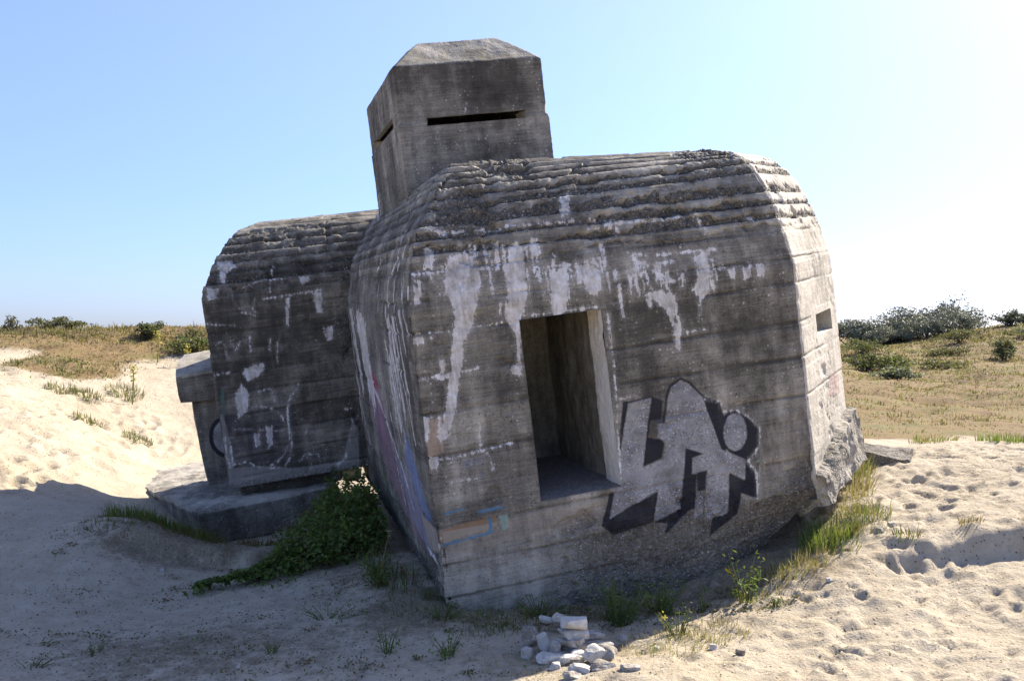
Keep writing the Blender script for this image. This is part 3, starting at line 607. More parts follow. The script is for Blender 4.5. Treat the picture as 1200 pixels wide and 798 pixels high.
    col = s.mix(s.math('MULTIPLY', pit, .75), col, (.045, .043, .04))
    # lime bloom
    strk = s.noise(s.coord((26, 26, 2.6)), 1.0, 4, .7)
    wob = s.math('ADD', s.math('MULTIPLY', s.math('SUBTRACT', strk, .5), .075), s.math('ADD', s.math('MULTIPLY', s.math('SUBTRACT', s.noise(co, 26, 4, .65), .5), .065), s.math('MULTIPLY', s.math('SUBTRACT', fine, .5), .026)))
    wh = s.smooth(s.math('ADD', s.attr('white'), wob), -.003, .005)
    halo = s.math('MULTIPLY', s.smooth(s.math('ADD', s.attr('white'), wob), -.035, .0), .16)
    whm = s.math('MULTIPLY', s.math('MAXIMUM', wh, halo), s.math('ADD', s.math('MULTIPLY', s.smooth(s.math('ADD', s.math('MULTIPLY', mid, .5), s.math('MULTIPLY', strk, .5)), .36, .60), .60), .34))
    whc = s.ramp(s.noise(co, 9, 5, .7), [(.3, (.48, .42, .35)), (.48, (.66, .62, .575)), (.64, (.80, .785, .77))])
    col = s.mix(whm, col, whc)
    # surface relief
    h = s.math('ADD', s.math('MULTIPLY', s.math('MULTIPLY', s.smooth(vd, .65, .1), gm), 1.4), s.math('MULTIPLY', s.noise(co, 130, 3, .6), .30))
    h = s.math('ADD', h, s.math('MULTIPLY', single, .5))
    h = s.math('ADD', h, s.math('MULTIPLY', s.noise(co, 28, 4, .7), .5))
    rough = s.math('SUBTRACT', .93, s.math('MULTIPLY', si, .35))
    s.principled(col, rough, s.bump(h, .9, .014), .25)
    return s.m

def mat_lining():
    s = NT('bounce_toned_lining'); co = s.coord()
    n1 = s.noise(co, 4, 5, .65); run = s.noise(s.coord((7, 7, 1.1)), 1.0, 5, .65); f = s.noise(co, 45, 4, .6)
    t = s.math('ADD', s.math('ADD', s.math('MULTIPLY', n1, .35), s.math('MULTIPLY', run, .5)), s.math('MULTIPLY', f, .2))
    fr = s.attr('tone')
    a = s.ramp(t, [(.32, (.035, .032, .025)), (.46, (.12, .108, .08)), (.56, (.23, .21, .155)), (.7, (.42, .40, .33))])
    b = s.ramp(t, [(.32, (.26, .17, .08)), (.40, (.60, .50, .35)), (.5, (.80, .74, .63)), (.72, (.86, .83, .76))])  # pale ramp: light bounced onto the door jamb is put into the colour
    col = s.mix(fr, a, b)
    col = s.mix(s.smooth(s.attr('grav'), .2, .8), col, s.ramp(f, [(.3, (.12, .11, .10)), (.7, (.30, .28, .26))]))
    s.principled(col, .9, s.bump(s.math('ADD', f, run), .7, .015), .2)
    return s.m

def mat_sand():
    s = NT('dune_sand'); co = s.coord()
    n1 = s.noise(co, .6, 5, .6); n2 = s.noise(co, 4.0, 5, .65); n3 = s.noise(co, 40, 4, .65); n4 = s.noise(co, 230, 2, .6)
    t = s.math('ADD', s.math('ADD', s.math('MULTIPLY', n1, .35), s.math('MULTIPLY', n2, .35)), s.math('MULTIPLY', n3, .30))
    sand = s.ramp(t, [(.36, (.40, .33, .225)), (.5, (.515, .44, .32)), (.62, (.60, .525, .40))])
    sand = s.mix(s.math('MULTIPLY', s.smooth(n4, .35, .7), .35), s.mix(.25, sand, (.18, .14, .09)), sand)
    # scattered dark plant litter and shell grit
    lit = s.attr('litter')
    vs = s.n('ShaderNodeTexVoronoi', Vector=s.coord((34, 24, 30)), Scale=1.0)
    rnd = s.n('ShaderNodeSeparateColor', Color=vs.outputs['Color'])
    spk = s.math('MULTIPLY', s.smooth(vs.outputs['Distance'], .36, .22), s.math('GREATER_THAN', s.math('ADD', rnd.outputs[0], s.math('MULTIPLY', lit, .5)), .93))
    sand = s.mix(s.math('MULTIPLY', spk, .8), sand, s.ramp(rnd.outputs[1], [(0, (.07, .06, .04)), (.6, (.15, .12, .085)), (1, (.45, .42, .38))], 'CONSTANT'))
    lm = s.math('MULTIPLY', s.smooth(s.math('ADD', lit, s.math('MULTIPLY', s.math('SUBTRACT', s.noise(co, 7, 5, .7), .5), 1.5)), .45, .95), .72)
    sand = s.mix(lm, sand, s.ramp(n3, [(.3, (.075, .062, .036)), (.5, (.15, .115, .065)), (.7, (.25, .20, .125))]))
    # dune turf: moss, dry grass, bare patches
    veg = s.attr('veg')
    p1 = s.noise(co, .33, 4, .6); p2 = s.noise(s.coord((1, .6, 1)), 1.5, 5, .7); p3 = s.noise(co, 14, 4, .7)
    vt = s.math('SUBTRACT', s.math('ADD', s.math('ADD', s.math('MULTIPLY', p1, .45), s.math('MULTIPLY', p2, .46)), s.math('MULTIPLY', p3, .34)), .085)
    vcol = s.ramp(vt, [(.36, (.055, .044, .020)), (.45, (.130, .086, .038)), (.54, (.21, .14, .062)), (.61, (.18, .145, .052)), (.67, (.12, .12, .036)), (.76, (.30, .24, .13))])
    vm = s.smooth(s.math('ADD', veg, s.math('MULTIPLY', s.math('SUBTRACT', p2, .5), 1.0)), .28, .62)
    col = s.mix(s.math('MULTIPLY', vm, .93), sand, vcol)
    h = s.math('ADD', s.math('MULTIPLY', n3, .8), s.math('ADD', s.math('MULTIPLY', n4, .25), s.math('MULTIPLY', s.noise(co, 14, 4, .6), .9)))
    s.principled(col, .95, s.bump(h, .75, .03), .15)
    return s.m

def mat_foliage(name, trans=.35, rough=.6):
    s = NT(name); a = s.n('ShaderNodeAttribute', _attribute_name='col').outputs['Color']
    p = s.t.nodes.new('ShaderNodeBsdfPrincipled'); s.set(p.inputs['Base Color'], a); p.inputs['Roughness'].default_value = rough
    p.inputs['Specular IOR Level'].default_value = .25
    tr = s.t.nodes.new('ShaderNodeBsdfTranslucent'); s.set(tr.inputs[0], s.mix(.5, a, (.20, .22, .03)))
    mx = s.t.nodes.new('ShaderNodeMixShader'); mx.inputs[0].default_value = trans
    s.t.links.new(p.outputs[0], mx.inputs[1]); s.t.links.new(tr.outputs[0], mx.inputs[2]); s.t.links.new(mx.outputs[0], s.out.inputs[0])
    return s.m

def mat_stone():
    s = NT('broken_concrete_stone'); co = s.coord()
    inf = s.t.nodes.new('ShaderNodeObjectInfo')
    n = s.noise(co, 14, 5, .65); f = s.noise(co, 70, 3, .6)
    t = s.math('ADD', s.math('ADD', s.math('MULTIPLY', n, .6), s.math('MULTIPLY', f, .3)), s.math('MULTIPLY', s.math('SUBTRACT', inf.outputs['Random'], .5), .30))
    col = s.ramp(t, [(.30, (.20, .175, .14)), (.43, (.42, .385, .33)), (.56, (.57, .54, .48)), (.7, (.67, .64, .58))])
    s.principled(col, .9, s.bump(s.math('ADD', n, s.math('MULTIPLY', f, .4)), .6, .02), .2)
    return s.m

def mat_plain(name, c, rough=.8):
    s = NT(name); co = s.coord(); n = s.noise(co, 30, 4, .6)
    s.principled(s.mix(n, tuple(v*.6 for v in c), tuple(min(1, v*1.3) for v in c)), rough, None, .2); return s.m

M_CON, M_LIN, M_SAND, M_STONE = mat_concrete(), mat_lining(), mat_sand(), mat_stone()
M_LEAF, M_GRASS = mat_foliage('leaf'), mat_foliage('grass_blade', .4)
M_BUCK = mat_foliage('grey_green_leaf', .12, .55)
M_BARK = mat_plain('bark', (.11, .085, .06)); M_STEM = mat_foliage('stem', .1)

# ------------------------------------------------------------------ the bunker
ORIGIN = Vector((-0.6019, 8.0, 0.3782))
TILT = Matrix(((0.958857, -0.256693, -0.121254), (0.249085, 0.965614, -0.074471), (0.136201, 0.041204, 0.989824)))
bunker = empty('concrete_bunker')
bunker.matrix_world = Matrix.Translation(ORIGIN) @ TILT.to_4x4()
tag(bunker, 'massive grey concrete bunker leaning in the sand, with lookout tower, open doorway and graffiti', 'bunker')

def ring_block(poly, cols, rows):
    """poly: plan corners; cols: per edge an array of parameters in [0,1); rows: (inset, zl, zr) arrays with x range for the blend.
    returns P (R,N,3), edge index per column, plan parameter in metres along its edge per column"""
    poly = np.array(poly, float); n = len(poly)
    e = np.roll(poly, -1, 0)-poly; L = np.linalg.norm(e, axis=1); e /= L[:, None]
    inn = np.stack([-e[:, 1], e[:, 0]], 1)
    m = np.array([(inn[i-1]+inn[i])/(1+inn[i-1]@inn[i]) for i in range(n)])
    ins, zl, zr, x0, x1 = rows
    P, E, S = [], [], []
    for i in range(n):
        a = poly[i][None]+ins[:, None]*m[i]; b = poly[(i+1) % n][None]+ins[:, None]*m[(i+1) % n]
        t = np.asarray(cols[i])
        xy = a[:, None]*(1-t)[None, :, None]+b[:, None]*t[None, :, None]
        f = np.clip((xy[..., 0]-x0)/(x1-x0), 0, 1)
        z = zl[:, None]*(1-f)+zr[:, None]*f
        P.append(np.concatenate([xy, z[..., None]], -1)); E.append(np.full(len(t), i)); S.append(t*L[i])
    return np.concatenate(P, 1), np.concatenate(E), np.concatenate(S)

def ring_normals(P):
    du = np.roll(P, -1, 1)-np.roll(P, 1, 1)
    dv = np.gradient(P, axis=0)
    n = np.cross(du, dv); n /= np.linalg.norm(n, axis=-1, keepdims=True)+1e-9
    return n

def polydist(px, pz, pts):
    """signed distance, positive inside"""
    pts = np.array(pts); n = len(pts); d = np.full(px.shape, 1e9); ins = np.zeros(px.shape, bool)
    for i in range(n):
        ax, az = pts[i]; bx, bz = pts[(i+1) % n]
        ex, ez = bx-ax, bz-az; t = np.clip(((px-ax)*ex+(pz-az)*ez)/(ex*ex+ez*ez+1e-12), 0, 1)
        d = np.minimum(d, (px-ax-t*ex)**2+(pz-az-t*ez)**2)
        c = (az > pz) != (bz > pz)
        ins ^= c & (px < (bx-ax)*(pz-az)/(bz-az+1e-12)+ax)
    d = np.sqrt(d); return np.where(ins, d, -d)

def linedist(px, pz, pts, w):
    d = np.full(px.shape, 1e9)
    for (ax, az), (bx, bz) in zip(pts[:-1], pts[1:]):
        ex, ez = bx-ax, bz-az; t = np.clip(((px-ax)*ex+(pz-az)*ez)/(ex*ex+ez*ez+1e-12), 0, 1)
        d = np.minimum(d, (px-ax-t*ex)**2+(pz-az-t*ez)**2)
    return w-np.sqrt(d)

def paint(surface, U, Z, A):
    """marks on one surface (U along it, Z up) in metres -> pigment attributes"""
    for s, layer, kind, w, pts in MARKS:
        if s != surface: continue
        q = np.array(pts); m = np.nonzero((U > q[:, 0].min()-.12) & (U < q[:, 0].max()+.12) & (Z > q[:, 1].min()-.12) & (Z < q[:, 1].max()+.12))[0]
        if len(m) == 0: continue
        d = polydist(U[m], Z[m], pts) if kind == 'p' else linedist(U[m], Z[m], pts, w)
        A[layer][m] = np.maximum(A[layer][m], np.clip(d, -.1, .1))
    for s, rgb, a, soft, pts in COLS:
        if s != surface: continue
        q = np.array(pts); m = np.nonzero((U > q[:, 0].min()-.2) & (U < q[:, 0].max()+.2) & (Z > q[:, 1].min()-.2) & (Z < q[:, 1].max()+.2))[0]
        if len(m) == 0: continue
        w = a*sstep(-soft*.6, soft*.6, polydist(U[m], Z[m], pts))
        k = w > A['tinta'][m]*.6
        mm = m[k]; A['tint'][mm] = np.array(rgb)[None]*1.0; A['tinta'][mm] = np.maximum(A['tinta'][mm], w[k])

def new_attrs(n):
    return dict(white=np.full(n, -.1), silver=np.full(n, -.1), black=np.full(n, -.1), tint=np.full((n, 3), .2), tinta=np.zeros(n), tone=np.full(n, .4), grav=np.zeros(n))

def even(L, step, extra=()):
    t = list(np.arange(0, 1, step/L)); 
    for x in extra:
        k = int(np.argmin([abs(v*L-x) for v in t])); t[k] = x/L
    return np.array(t)

LIFTS = np.array([-1.2, -.42, -.14, .19, .77, 1.12, 1.43, 1.77, 2.03, 2.28, 2.41, 2.53, 2.64, 2.76, 2.86, 2.96, 3.04, 3.11, 3.18, 3.6])

def lift_relief(p, Z, rough, soften, lifts=LIFTS, k0=0):
    """board-cast relief: lift joints below, stepped honeycombed lifts in the curved top"""
    zj = Z + (fbm(p, 1.1, 3, 70+k0)-.5)*.05*sstep(2.5, 2.1, Z) + (fbm(p, 9, 2, 75+k0)-.5)*.010 + (fbm(p, .5, 2, 71+k0)-.5)*.012
    k = np.clip(np.searchsorted(lifts, zj)-1, 0, len(lifts)-2)
    fr = (zj-lifts[k])/(lifts[k+1]-lifts[k]); h = lifts[k+1]-lifts[k]
    dist = np.minimum(fr, 1-fr)*h
    rnd = _hash(k, k*0+3, k*0+5, k0)
    upper = sstep(2.2, 2.5, Z)
    wl, wv = worley(p, 25, 5); ws, _ = worley(p, 50, 9)
    patch = fbm(p*np.array([.8, .8, 1.8]), 2.2, 4, 80+k0)
    low = sstep(.44, .30, fr + (patch-.5)*1.5 + (fbm(p, 11, 3, 82+k0)-.5)*1.0)
    grav = np.clip(upper*low*1.15*soften*sstep(3.19, 3.08, Z) + rough, 0, 1.3)
    g = np.clip(grav, 0, 1)
    d = (rnd-.5)*.010 + (fbm(p, 1.6, 4, 90)-.5)*.013 + (fbm(p, 18, 3, 95)-.5)*.008
    d -= .011*np.exp(-(dist/.010)**2)*1.5*sstep(.25, .75, vnoise(p, 2.2, 97))*(1-upper*.4)
    d += upper*soften*(.004*(fr-.45) + .012*(fbm(p*np.array([.5, .5, 2]), 3, 3, 98)-.5) - .023*low*(.10+1.0*sstep(.30, .9, rnd))*(.45+.55*sstep(.35, .6, fbm(p, 6, 3, 99))))
    d += g*((.5-wl)*(.026+.022*upper)*(.3+1.1*wv) + (.5-ws)*.014 - .012)
    d -= .030*sstep(.62, .74, fbm(p, 5.5, 3, 101))*(.25+.9*g+.5*upper)
    brd = np.floor(zj/.118+.3*np.floor(p[:, 0]/2.7)).astype(np.int64); rb = _hash(brd, np.floor((p[:, 0]+p[:, 1]*.9+brd*.77)/1.9).astype(np.int64), brd*0, 8+k0)
    fb = zj/.118+.3*np.floor(p[:, 0]/2.7)-brd; d -= .0025*np.exp(-(np.minimum(fb, 1-fb)*.118/.006)**2)*sstep(.35, .6, vnoise(p, 2.5, 31+k0)); d += (rb-.5)*.004
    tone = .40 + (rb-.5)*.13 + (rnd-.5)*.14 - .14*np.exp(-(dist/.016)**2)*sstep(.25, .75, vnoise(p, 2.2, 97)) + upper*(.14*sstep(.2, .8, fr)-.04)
    return d, np.clip(grav, 0, 1), tone

def lerp_tab(tab, key, x):
    t = np.array(tab); return np.interp(x, t[:, 1-key], t[:, key])

# --- main block
zl_tab, zr_tab = np.array(PROFILE_LEFT), np.array(PROFILE_RIGHT)
zlow = np.arange(-.86, 1.95, .0105); 
for target in (.25, 1.784): zlow[np.argmin(np.abs(zlow-target))] = target
seg = np.cumsum(np.concatenate([[0], np.hypot(np.diff(zl_tab[:, 0]), np.diff(zl_tab[:, 1]))]))
ss = np.arange(.0, seg[-1], .0100)
insl = np.interp(ss, seg, zl_tab[:, 0]); zz = np.interp(ss, seg, zl_tab[:, 1])
zrr = np.interp(insl, zr_tab[:, 0], zr_tab[:, 1])
# smooth the broken profile a little
def sm(a):
    b = a.copy()
    for _ in range(12): b[1:-1] = (b[:-2]+2*b[1:-1]+b[2:])/4
    return b
insl, zz, zrr = sm(insl), sm(zz), sm(zrr); zrr[0] = zz[0]
for i in range(1, len(zrr)): zrr[i] = max(zrr[i], zrr[i-1]+.0004)
rows = (np.concatenate([zlow*0, insl]), np.concatenate([zlow, zz]), np.concatenate([zlow, zrr]), 0., 3.51)
plan = [(0, 0), (3.51, 0), (4.606, 1.096), (4.60, 6.3), (0, 6.3)]
cL = 6.3
tl = np.concatenate([np.arange(0, cL-5.4, .12), np.arange(cL-5.4, cL-3.0, .022), np.arange(cL-3.0, cL-1.2, .016), np.arange(cL-1.2, cL-.001, .0115)])/cL
cols = [even(3.51, .0100, (.915, 1.64)), even(1.55, .014, (.60, 1.26)), even(5.2, .10), even(4.6, .15), tl]
P, E, S = ring_block(plan, cols, rows)
R_, N_ = P.shape[:2]
# broken lower edge
zb = np.full(N_, -.46)
f0 = E == 0; x = S[f0]
zb[f0] = np.interp(x, [0, .12, .3, 2.75, 3.0, 3.3, 3.51], [-.46, -.52, -.80, -.82, -.66, -.40, -.20]) 
zb[E == 1] = -.20
zb[E == 4] = -.465
zb = zb + (fbm(np.stack([S, E*5., S*0], 1), 5, 3, 7)-.5)*.05
lowrow = np.nonzero(rows[1] < -.1)[0]
zt = -.1; z0 = rows[1][0]
for r in lowrow: P[r, :, 2] = zt-(zt-rows[1][r])/(zt-z0)*(zt-zb)
# under-face retreats a little where the corner is broken away
for r in lowrow:
    w = np.where(f0, sstep(2.2, 3.4, S)*((zt-P[r, :, 2])*.55), 0); P[r, :, 1] += w
flat = P.reshape(-1, 3); Ef = np.tile(E, R_); Sf = np.tile(S, R_)
Znom = np.repeat(rows[1], N_); Zf = flat[:, 2]
Zn = np.where(Znom > 1.95, Znom, Zf)
nor = ring_normals(P).reshape(-1, 3)
A = new_attrs(len(flat))
fr_ = Ef == 0; lf_ = Ef == 4; ch_ = Ef == 1
pn = fbm(flat, 1.7, 4, 120)
rough = np.zeros(len(flat))
rough[fr_] = np.maximum.reduce([
    sstep(.25, -.10, Zf[fr_]+(pn[fr_]-.5)*.9)*sstep(.2, 1.6, Sf[fr_])*.9,
    np.exp(-((Zf[fr_]-.80-(.06*(Sf[fr_]-2.6)))/.16)**2)*sstep(1.6, 2.2, Sf[fr_])*.85*sstep(.33, .58, pn[fr_]),
    sstep(.57, .66, pn[fr_])*.5])
rough[ch_] = sstep(.56, .68, pn[ch_])*.45
rough[lf_] = np.maximum(sstep(-.26, -.40, Zf[lf_]+(pn[lf_]-.5)*.15), sstep(.60, .70, pn[lf_])*.4)
soften = np.where(fr_, 1.0, np.where(lf_, .35, np.where(ch_, .75, .3)))
disp, A['grav'], tone = lift_relief(flat, Zn, rough+np.where(fr_, .55*sstep(2.35, 2.6, Zn)*sstep(.42, .6, pn), 0), soften)
# margins of the doorway and the embrasure stay crisp
dx = np.maximum(np.maximum(.915-Sf, Sf-1.64), 0); dz = np.maximum(np.maximum(.25-Zf, Zf-1.784), 0)
near_door = np.where(fr_, sstep(.0, .05, np.hypot(dx, dz)), 1.)
dx2 = np.maximum(np.maximum(.60-Sf, Sf-1.26), 0); dz2 = np.maximum(np.maximum(1.22-Zf, Zf-1.43), 0)
near_slit = np.where(ch_, sstep(.0, .05, np.hypot(dx2, dz2)), 1.)
disp = disp*(.15+.85*near_door)*(.15+.85*near_slit)
A['tone'] = np.where(ch_, tone+.40, np.where(lf_, tone-.02, tone+.05))  # corner face toned much paler: part of its sunlight is painted in
A['tone'] = np.where(fr_, A['tone']-.07*sstep(.9, 1.1, Zf)*sstep(2.3, 1.7, Zf)*sstep(1.2, 1.9, Sf)+.16*sstep(.26, .1, Zf)-.03, A['tone'])
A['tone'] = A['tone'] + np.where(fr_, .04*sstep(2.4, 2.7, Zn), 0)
for en, sf_, U in ((0, 'front', Sf), (4, 'left', cL-Sf), (1, 'cham', Sf)):
    m = np.nonzero(Ef == en)[0]
    sub = {k: v[m] for k, v in A.items()}
    # marks are set out by plan position and height
    paint(sf_, flat[m, 0] if en == 0 else (flat[m, 1] if en == 4 else U[m]), Zf[m], sub)
    for k in A: A[k][m] = sub[k]
# rounded arrises
colpos = np.minimum(Sf, np.take([3.51, 1.55, 5.204, 4.6, 6.3], Ef)-Sf)
chip = .014+.03*sstep(.55, .8, vnoise(flat, 7, 130))
disp = disp - chip*np.exp(-(colpos/.018)**2)
Q = flat + nor*disp[:, None]
faces = grid_faces(R_, N_, True)
fx = Q[faces].mean(1); fc = faces[:, 0]
kill = ((Ef[faces] == 0).all(1) & (Sf[faces].min(1) > .913) & (Sf[faces].max(1) < 1.642) & (Zf[faces].min(1) > .248) & (Zf[faces].max(1) < 1.786)) | \
       ((Ef[faces] == 1).all(1) & (Sf[faces].min(1) > .598) & (Sf[faces].max(1) < 1.262) & (Zf[faces].min(1) > 1.215) & (Zf[faces].max(1) < 1.435))
faces = faces[~kill]
# closing faces: roof and underside
def close(Q, ring, up, extra):
    c = Q[ring].mean(0); 
    Q = np.vstack([Q, c]); ci = len(Q)-1
    r2 = np.roll(ring, -1)
    tri = np.stack([ring, r2, np.full(len(ring), ci)], 1)
    return Q, tri if up else tri[:, ::-1]
nA = len(Q)
Q, t1 = close(Q, np.arange((R_-1)*N_, R_*N_), True, 0); Q, t2 = close(Q, np.arange(0, N_), False, 0)
A2 = {k: np.concatenate([v, v[:2]*0+(v[:1] if k in ('tone', 'tint') else (-.1 if k in ('white', 'silver', 'black') else 0))]) for k, v in A.items()}
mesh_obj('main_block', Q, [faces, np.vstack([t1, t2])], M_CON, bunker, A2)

# --- doorway lining (an outer rebate, then the passage walls)
def sheet(corners, nu, nv, rough_amp, k, tone=0., grav=0.):
    """a displaced sheet over a quad a,b,c,d (b-a along u, d-a along v); normal = (b-a)x(d-a)"""
    a, b, c, d = [np.array(v, float) for v in corners]
    u = np.linspace(0, 1, nu)[None, :, None]; v = np.linspace(0, 1, nv)[:, None, None]
    G = ((a*(1-u)+b*u)*(1-v)+(d*(1-u)+c*u)*v).reshape(-1, 3)
    n = np.cross(b-a, d-a); n = n/np.linalg.norm(n)
    dd = (fbm(G, 4, 4, k)-.5)*rough_amp + (fbm(G, 20, 3, k+5)-.5)*rough_amp*.35
    return G+n*dd[:, None], grid_faces(nv, nu), np.full(len(G), tone), np.full(len(G), grav)

def join_sheets(name, sheets, mat, parent):
    V, Fs, T, Gv, o = [], [], [], [], 0
    for v, f, t, g in sheets:
        V.append(v); Fs.append(f+o); T.append(t); Gv.append(g); o += len(v)
    return mesh_obj(name, np.vstack(V), np.vstack(Fs), mat, parent, dict(tone=np.concatenate(T), grav=np.concatenate(Gv)))

x0, x1, za, zt_ = .915, 1.64, .25, 1.784
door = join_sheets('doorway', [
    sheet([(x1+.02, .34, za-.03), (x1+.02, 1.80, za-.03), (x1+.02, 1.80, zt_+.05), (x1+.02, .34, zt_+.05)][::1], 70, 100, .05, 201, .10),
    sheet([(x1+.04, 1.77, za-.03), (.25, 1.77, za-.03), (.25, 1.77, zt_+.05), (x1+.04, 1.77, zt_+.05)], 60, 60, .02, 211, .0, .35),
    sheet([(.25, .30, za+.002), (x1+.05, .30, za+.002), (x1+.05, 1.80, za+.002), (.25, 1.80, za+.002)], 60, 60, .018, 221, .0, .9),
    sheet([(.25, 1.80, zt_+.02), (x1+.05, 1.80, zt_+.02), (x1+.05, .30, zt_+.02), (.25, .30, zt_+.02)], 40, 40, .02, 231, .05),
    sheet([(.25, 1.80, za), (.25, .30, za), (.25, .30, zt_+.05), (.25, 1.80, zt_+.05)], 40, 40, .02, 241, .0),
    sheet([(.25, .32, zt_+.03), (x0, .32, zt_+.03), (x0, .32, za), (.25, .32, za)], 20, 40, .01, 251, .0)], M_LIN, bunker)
join_sheets('door_frame', [
    sheet([(x1, -.004, za-.01), (x1, .36, za-.01), (x1, .36, zt_+.01), (x1, -.004, zt_+.01)], 50, 160, .045, 301, .95),  # jamb face toned near white to stand for bounced light
    sheet([(x1, .355, za), (x1+.05, .355, za), (x1+.05, .355, zt_), (x1, .355, zt_)], 4, 60, .004, 305, .5),
    sheet([(x0, .36, za-.01), (x0, -.004, za-.01), (x0, -.004, zt_+.01), (x0, .36, zt_+.01)], 20, 60, .014, 311, .35),
    sheet([(x0-.01, .36, zt_), (x1+.01, .36, zt_), (x1+.01, -.004, zt_), (x0-.01, -.004, zt_)], 40, 20, .012, 321, .6),
    sheet([(x0-.01, -.006, za), (x1+.01, -.006, za), (x1+.01, .36, za+.004), (x0-.01, .36, za+.004)], 60, 30, .012, 331, .05, .9)], M_LIN, door)

# --- embrasure in the sunlit corner face
def ch(s, p, z): return (3.51+.7071*s+.7071*p, .7071*s-.7071*p, z)
s0, s1, e0, e1 = .60, 1.26, 1.22, 1.43
emb = join_sheets('embrasure', [
    sheet([ch(s0, 0, e0), ch(s1, 0, e0), ch(s1-.06, -.35, e0+.01), ch(s0+.20, -.35, e0+.01)], 20, 10, .006, 401, .8),
    sheet([ch(s0+.07, -.12, e1+.01), ch(s1-.02, -.12, e1+.01), ch(s1, 0, e1), ch(s0, 0, e1)], 20, 10, .006, 402, .4),
    sheet([ch(s0, 0, e0), ch(s0+.20, -.35, e0), ch(s0+.20, -.35, e1), ch(s0, 0, e1)], 10, 10, .006, 403, .4),
    sheet([ch(s1-.06, -.35, e0), ch(s1, 0, e0), ch(s1, 0, e1), ch(s1-.06, -.35, e1)], 10, 10, .006, 404, .4)], M_LIN, bunker)

# --- hexahedral lumps of broken concrete
def hexa(corn, step, amp, k, tone=.45, grav=.6, fine=.012):
    """corn: 8 corners, bottom a b c d (counter-clockwise from above) then top a b c d"""
    c = [np.array(p, float) for p in corn]
    quads = [(0, 1, 5, 4), (1, 2, 6, 5), (2, 3, 7, 6), (3, 0, 4, 7), (4, 5, 6, 7), (3, 2, 1, 0)]
    Vs, Fs, o = [], [], 0
    for q in quads:
        a, b, cc, d = [c[i] for i in q]
        nu = max(3, int(max(np.linalg.norm(b-a), np.linalg.norm(cc-d))/step)+1); nv = max(3, int(max(np.linalg.norm(d-a), np.linalg.norm(cc-b))/step)+1)
        u = np.linspace(0, 1, nu)[None, :, None]; v = np.linspace(0, 1, nv)[:, None, None]
        Vs.append(((a*(1-u)+b*u)*(1-v)+(d*(1-u)+cc*u)*v).reshape(-1, 3)); Fs.append(grid_faces(nv, nu)+o); o += len(Vs[-1])
    V = np.vstack(Vs); F = np.vstack(Fs)
    ctr = np.mean(c, 0); ext = np.ptp(np.array(c), axis=0)/2+1e-6
    # round the arrises, then displace with a vector field so shared edges stay closed
    loc = (V-ctr)/ext; r = np.linalg.norm(loc, axis=1)
    V = V - (V-ctr)*(sstep(1.15, 1.75, r)*.10)[:, None]
    D = np.stack([fbm(V, 2.2, 4, k)-.5, fbm(V, 2.2, 4, k+7)-.5, fbm(V, 2.2, 4, k+13)-.5], 1)*amp*2
    D = D + np.stack([fbm(V, 8, 3, k+31)-.5, fbm(V, 8, 3, k+37)-.5, fbm(V, 8, 3, k+43)-.5], 1)*amp*1.1
    wl, wv = worley(V, 30, k+3)
    dirn = (V-ctr)/(np.linalg.norm(V-ctr, axis=1, keepdims=True)+1e-6)
    V2 = V + D + dirn*((.5-wl)*fine*2*(.4+wv)*grav)[:, None]
    n = len(V2); A = new_attrs(n)
    A['tone'][:] = tone; A['grav'][:] = np.clip(grav*1.0+(fbm(V, 3, 3, k+21)-.5)*.8, 0, 1)
    return V2, F, A

V, Fc, A_ = hexa([ch(.06, -.25, -.42), ch(.12, .08, -.28), ch(1.6, .13, -.2), ch(1.6, -.25, -.5), ch(.04, -.25, .10), ch(.08, .10, -.03), ch(1.6, .11, .33), ch(1.62, -.25, .46)], .013, .075, 500, .72, .62, .017)
mesh_obj('footing', V, Fc, M_CON, bunker, A_)
V, Fc, A_ = hexa([(-2.25, 4.95, -.85), (-.42, 5.12, -.78), (-.5, 9.2, -.85), (-3.55, 8.7, -.85), (-2.2, 4.85, -.30), (-.40, 5.05, -.31), (-.5, 9.2, -.30), (-3.66, 8.75, -.29)], .022, .035, 540, .42, .5, .010)
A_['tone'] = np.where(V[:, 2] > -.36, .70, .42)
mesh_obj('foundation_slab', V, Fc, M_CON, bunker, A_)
V, Fc, A_ = hexa([(-1.70, 5.34, -.35), (-.30, 5.34, -.35), (-.30, 6.5, -.35), (-1.70, 6.5, -.35), (-1.70, 5.34, -.12), (-.30, 5.34, -.12), (-.30, 6.5, -.12), (-1.70, 6.5, -.12)], .05, .02, 570, .25, .5)
mesh_obj('packing', V, Fc, M_CON, bunker, A_)

# --- side wing
wz = np.array([[0, -.17], [0, 2.30], [.03, 2.42], [.123, 2.60], [.207, 2.77], [.334, 2.94], [.44, 3.07], [.62, 3.19], [.85, 3.26]])
seg = np.cumsum(np.concatenate([[0], np.hypot(np.diff(wz[:, 0]), np.diff(wz[:, 1]))]))
ss = np.arange(0, seg[-1], .0135)
wi, wzz = sm(np.interp(ss, seg, wz[:, 0])), np.interp(ss, seg, wz[:, 1]); wzz[5:] = sm(wzz)[5:]
wplan = [(-1.805, 5.2), (2.2, 5.2), (2.2, 6.92), (-1.805, 6.92)]
wcols = [np.concatenate([np.arange(0, 2.1, .0135), np.arange(2.1, 4.0, .06)])/4.005, even(1.8, .2), even(4.005, .2), np.arange(0, 1.799, .02)/1.8]
P, E, S = ring_block(wplan, wcols, (wi, wzz, wzz, 0., 1.))
R_, N_ = P.shape[:2]; flat = P.reshape(-1, 3); nor = ring_normals(P).reshape(-1, 3)
Ef = np.tile(E, R_); Sf = np.tile(S, R_); Zf = flat[:, 2]
A = new_attrs(len(flat)); pn = fbm(flat, 1.7, 4, 620)
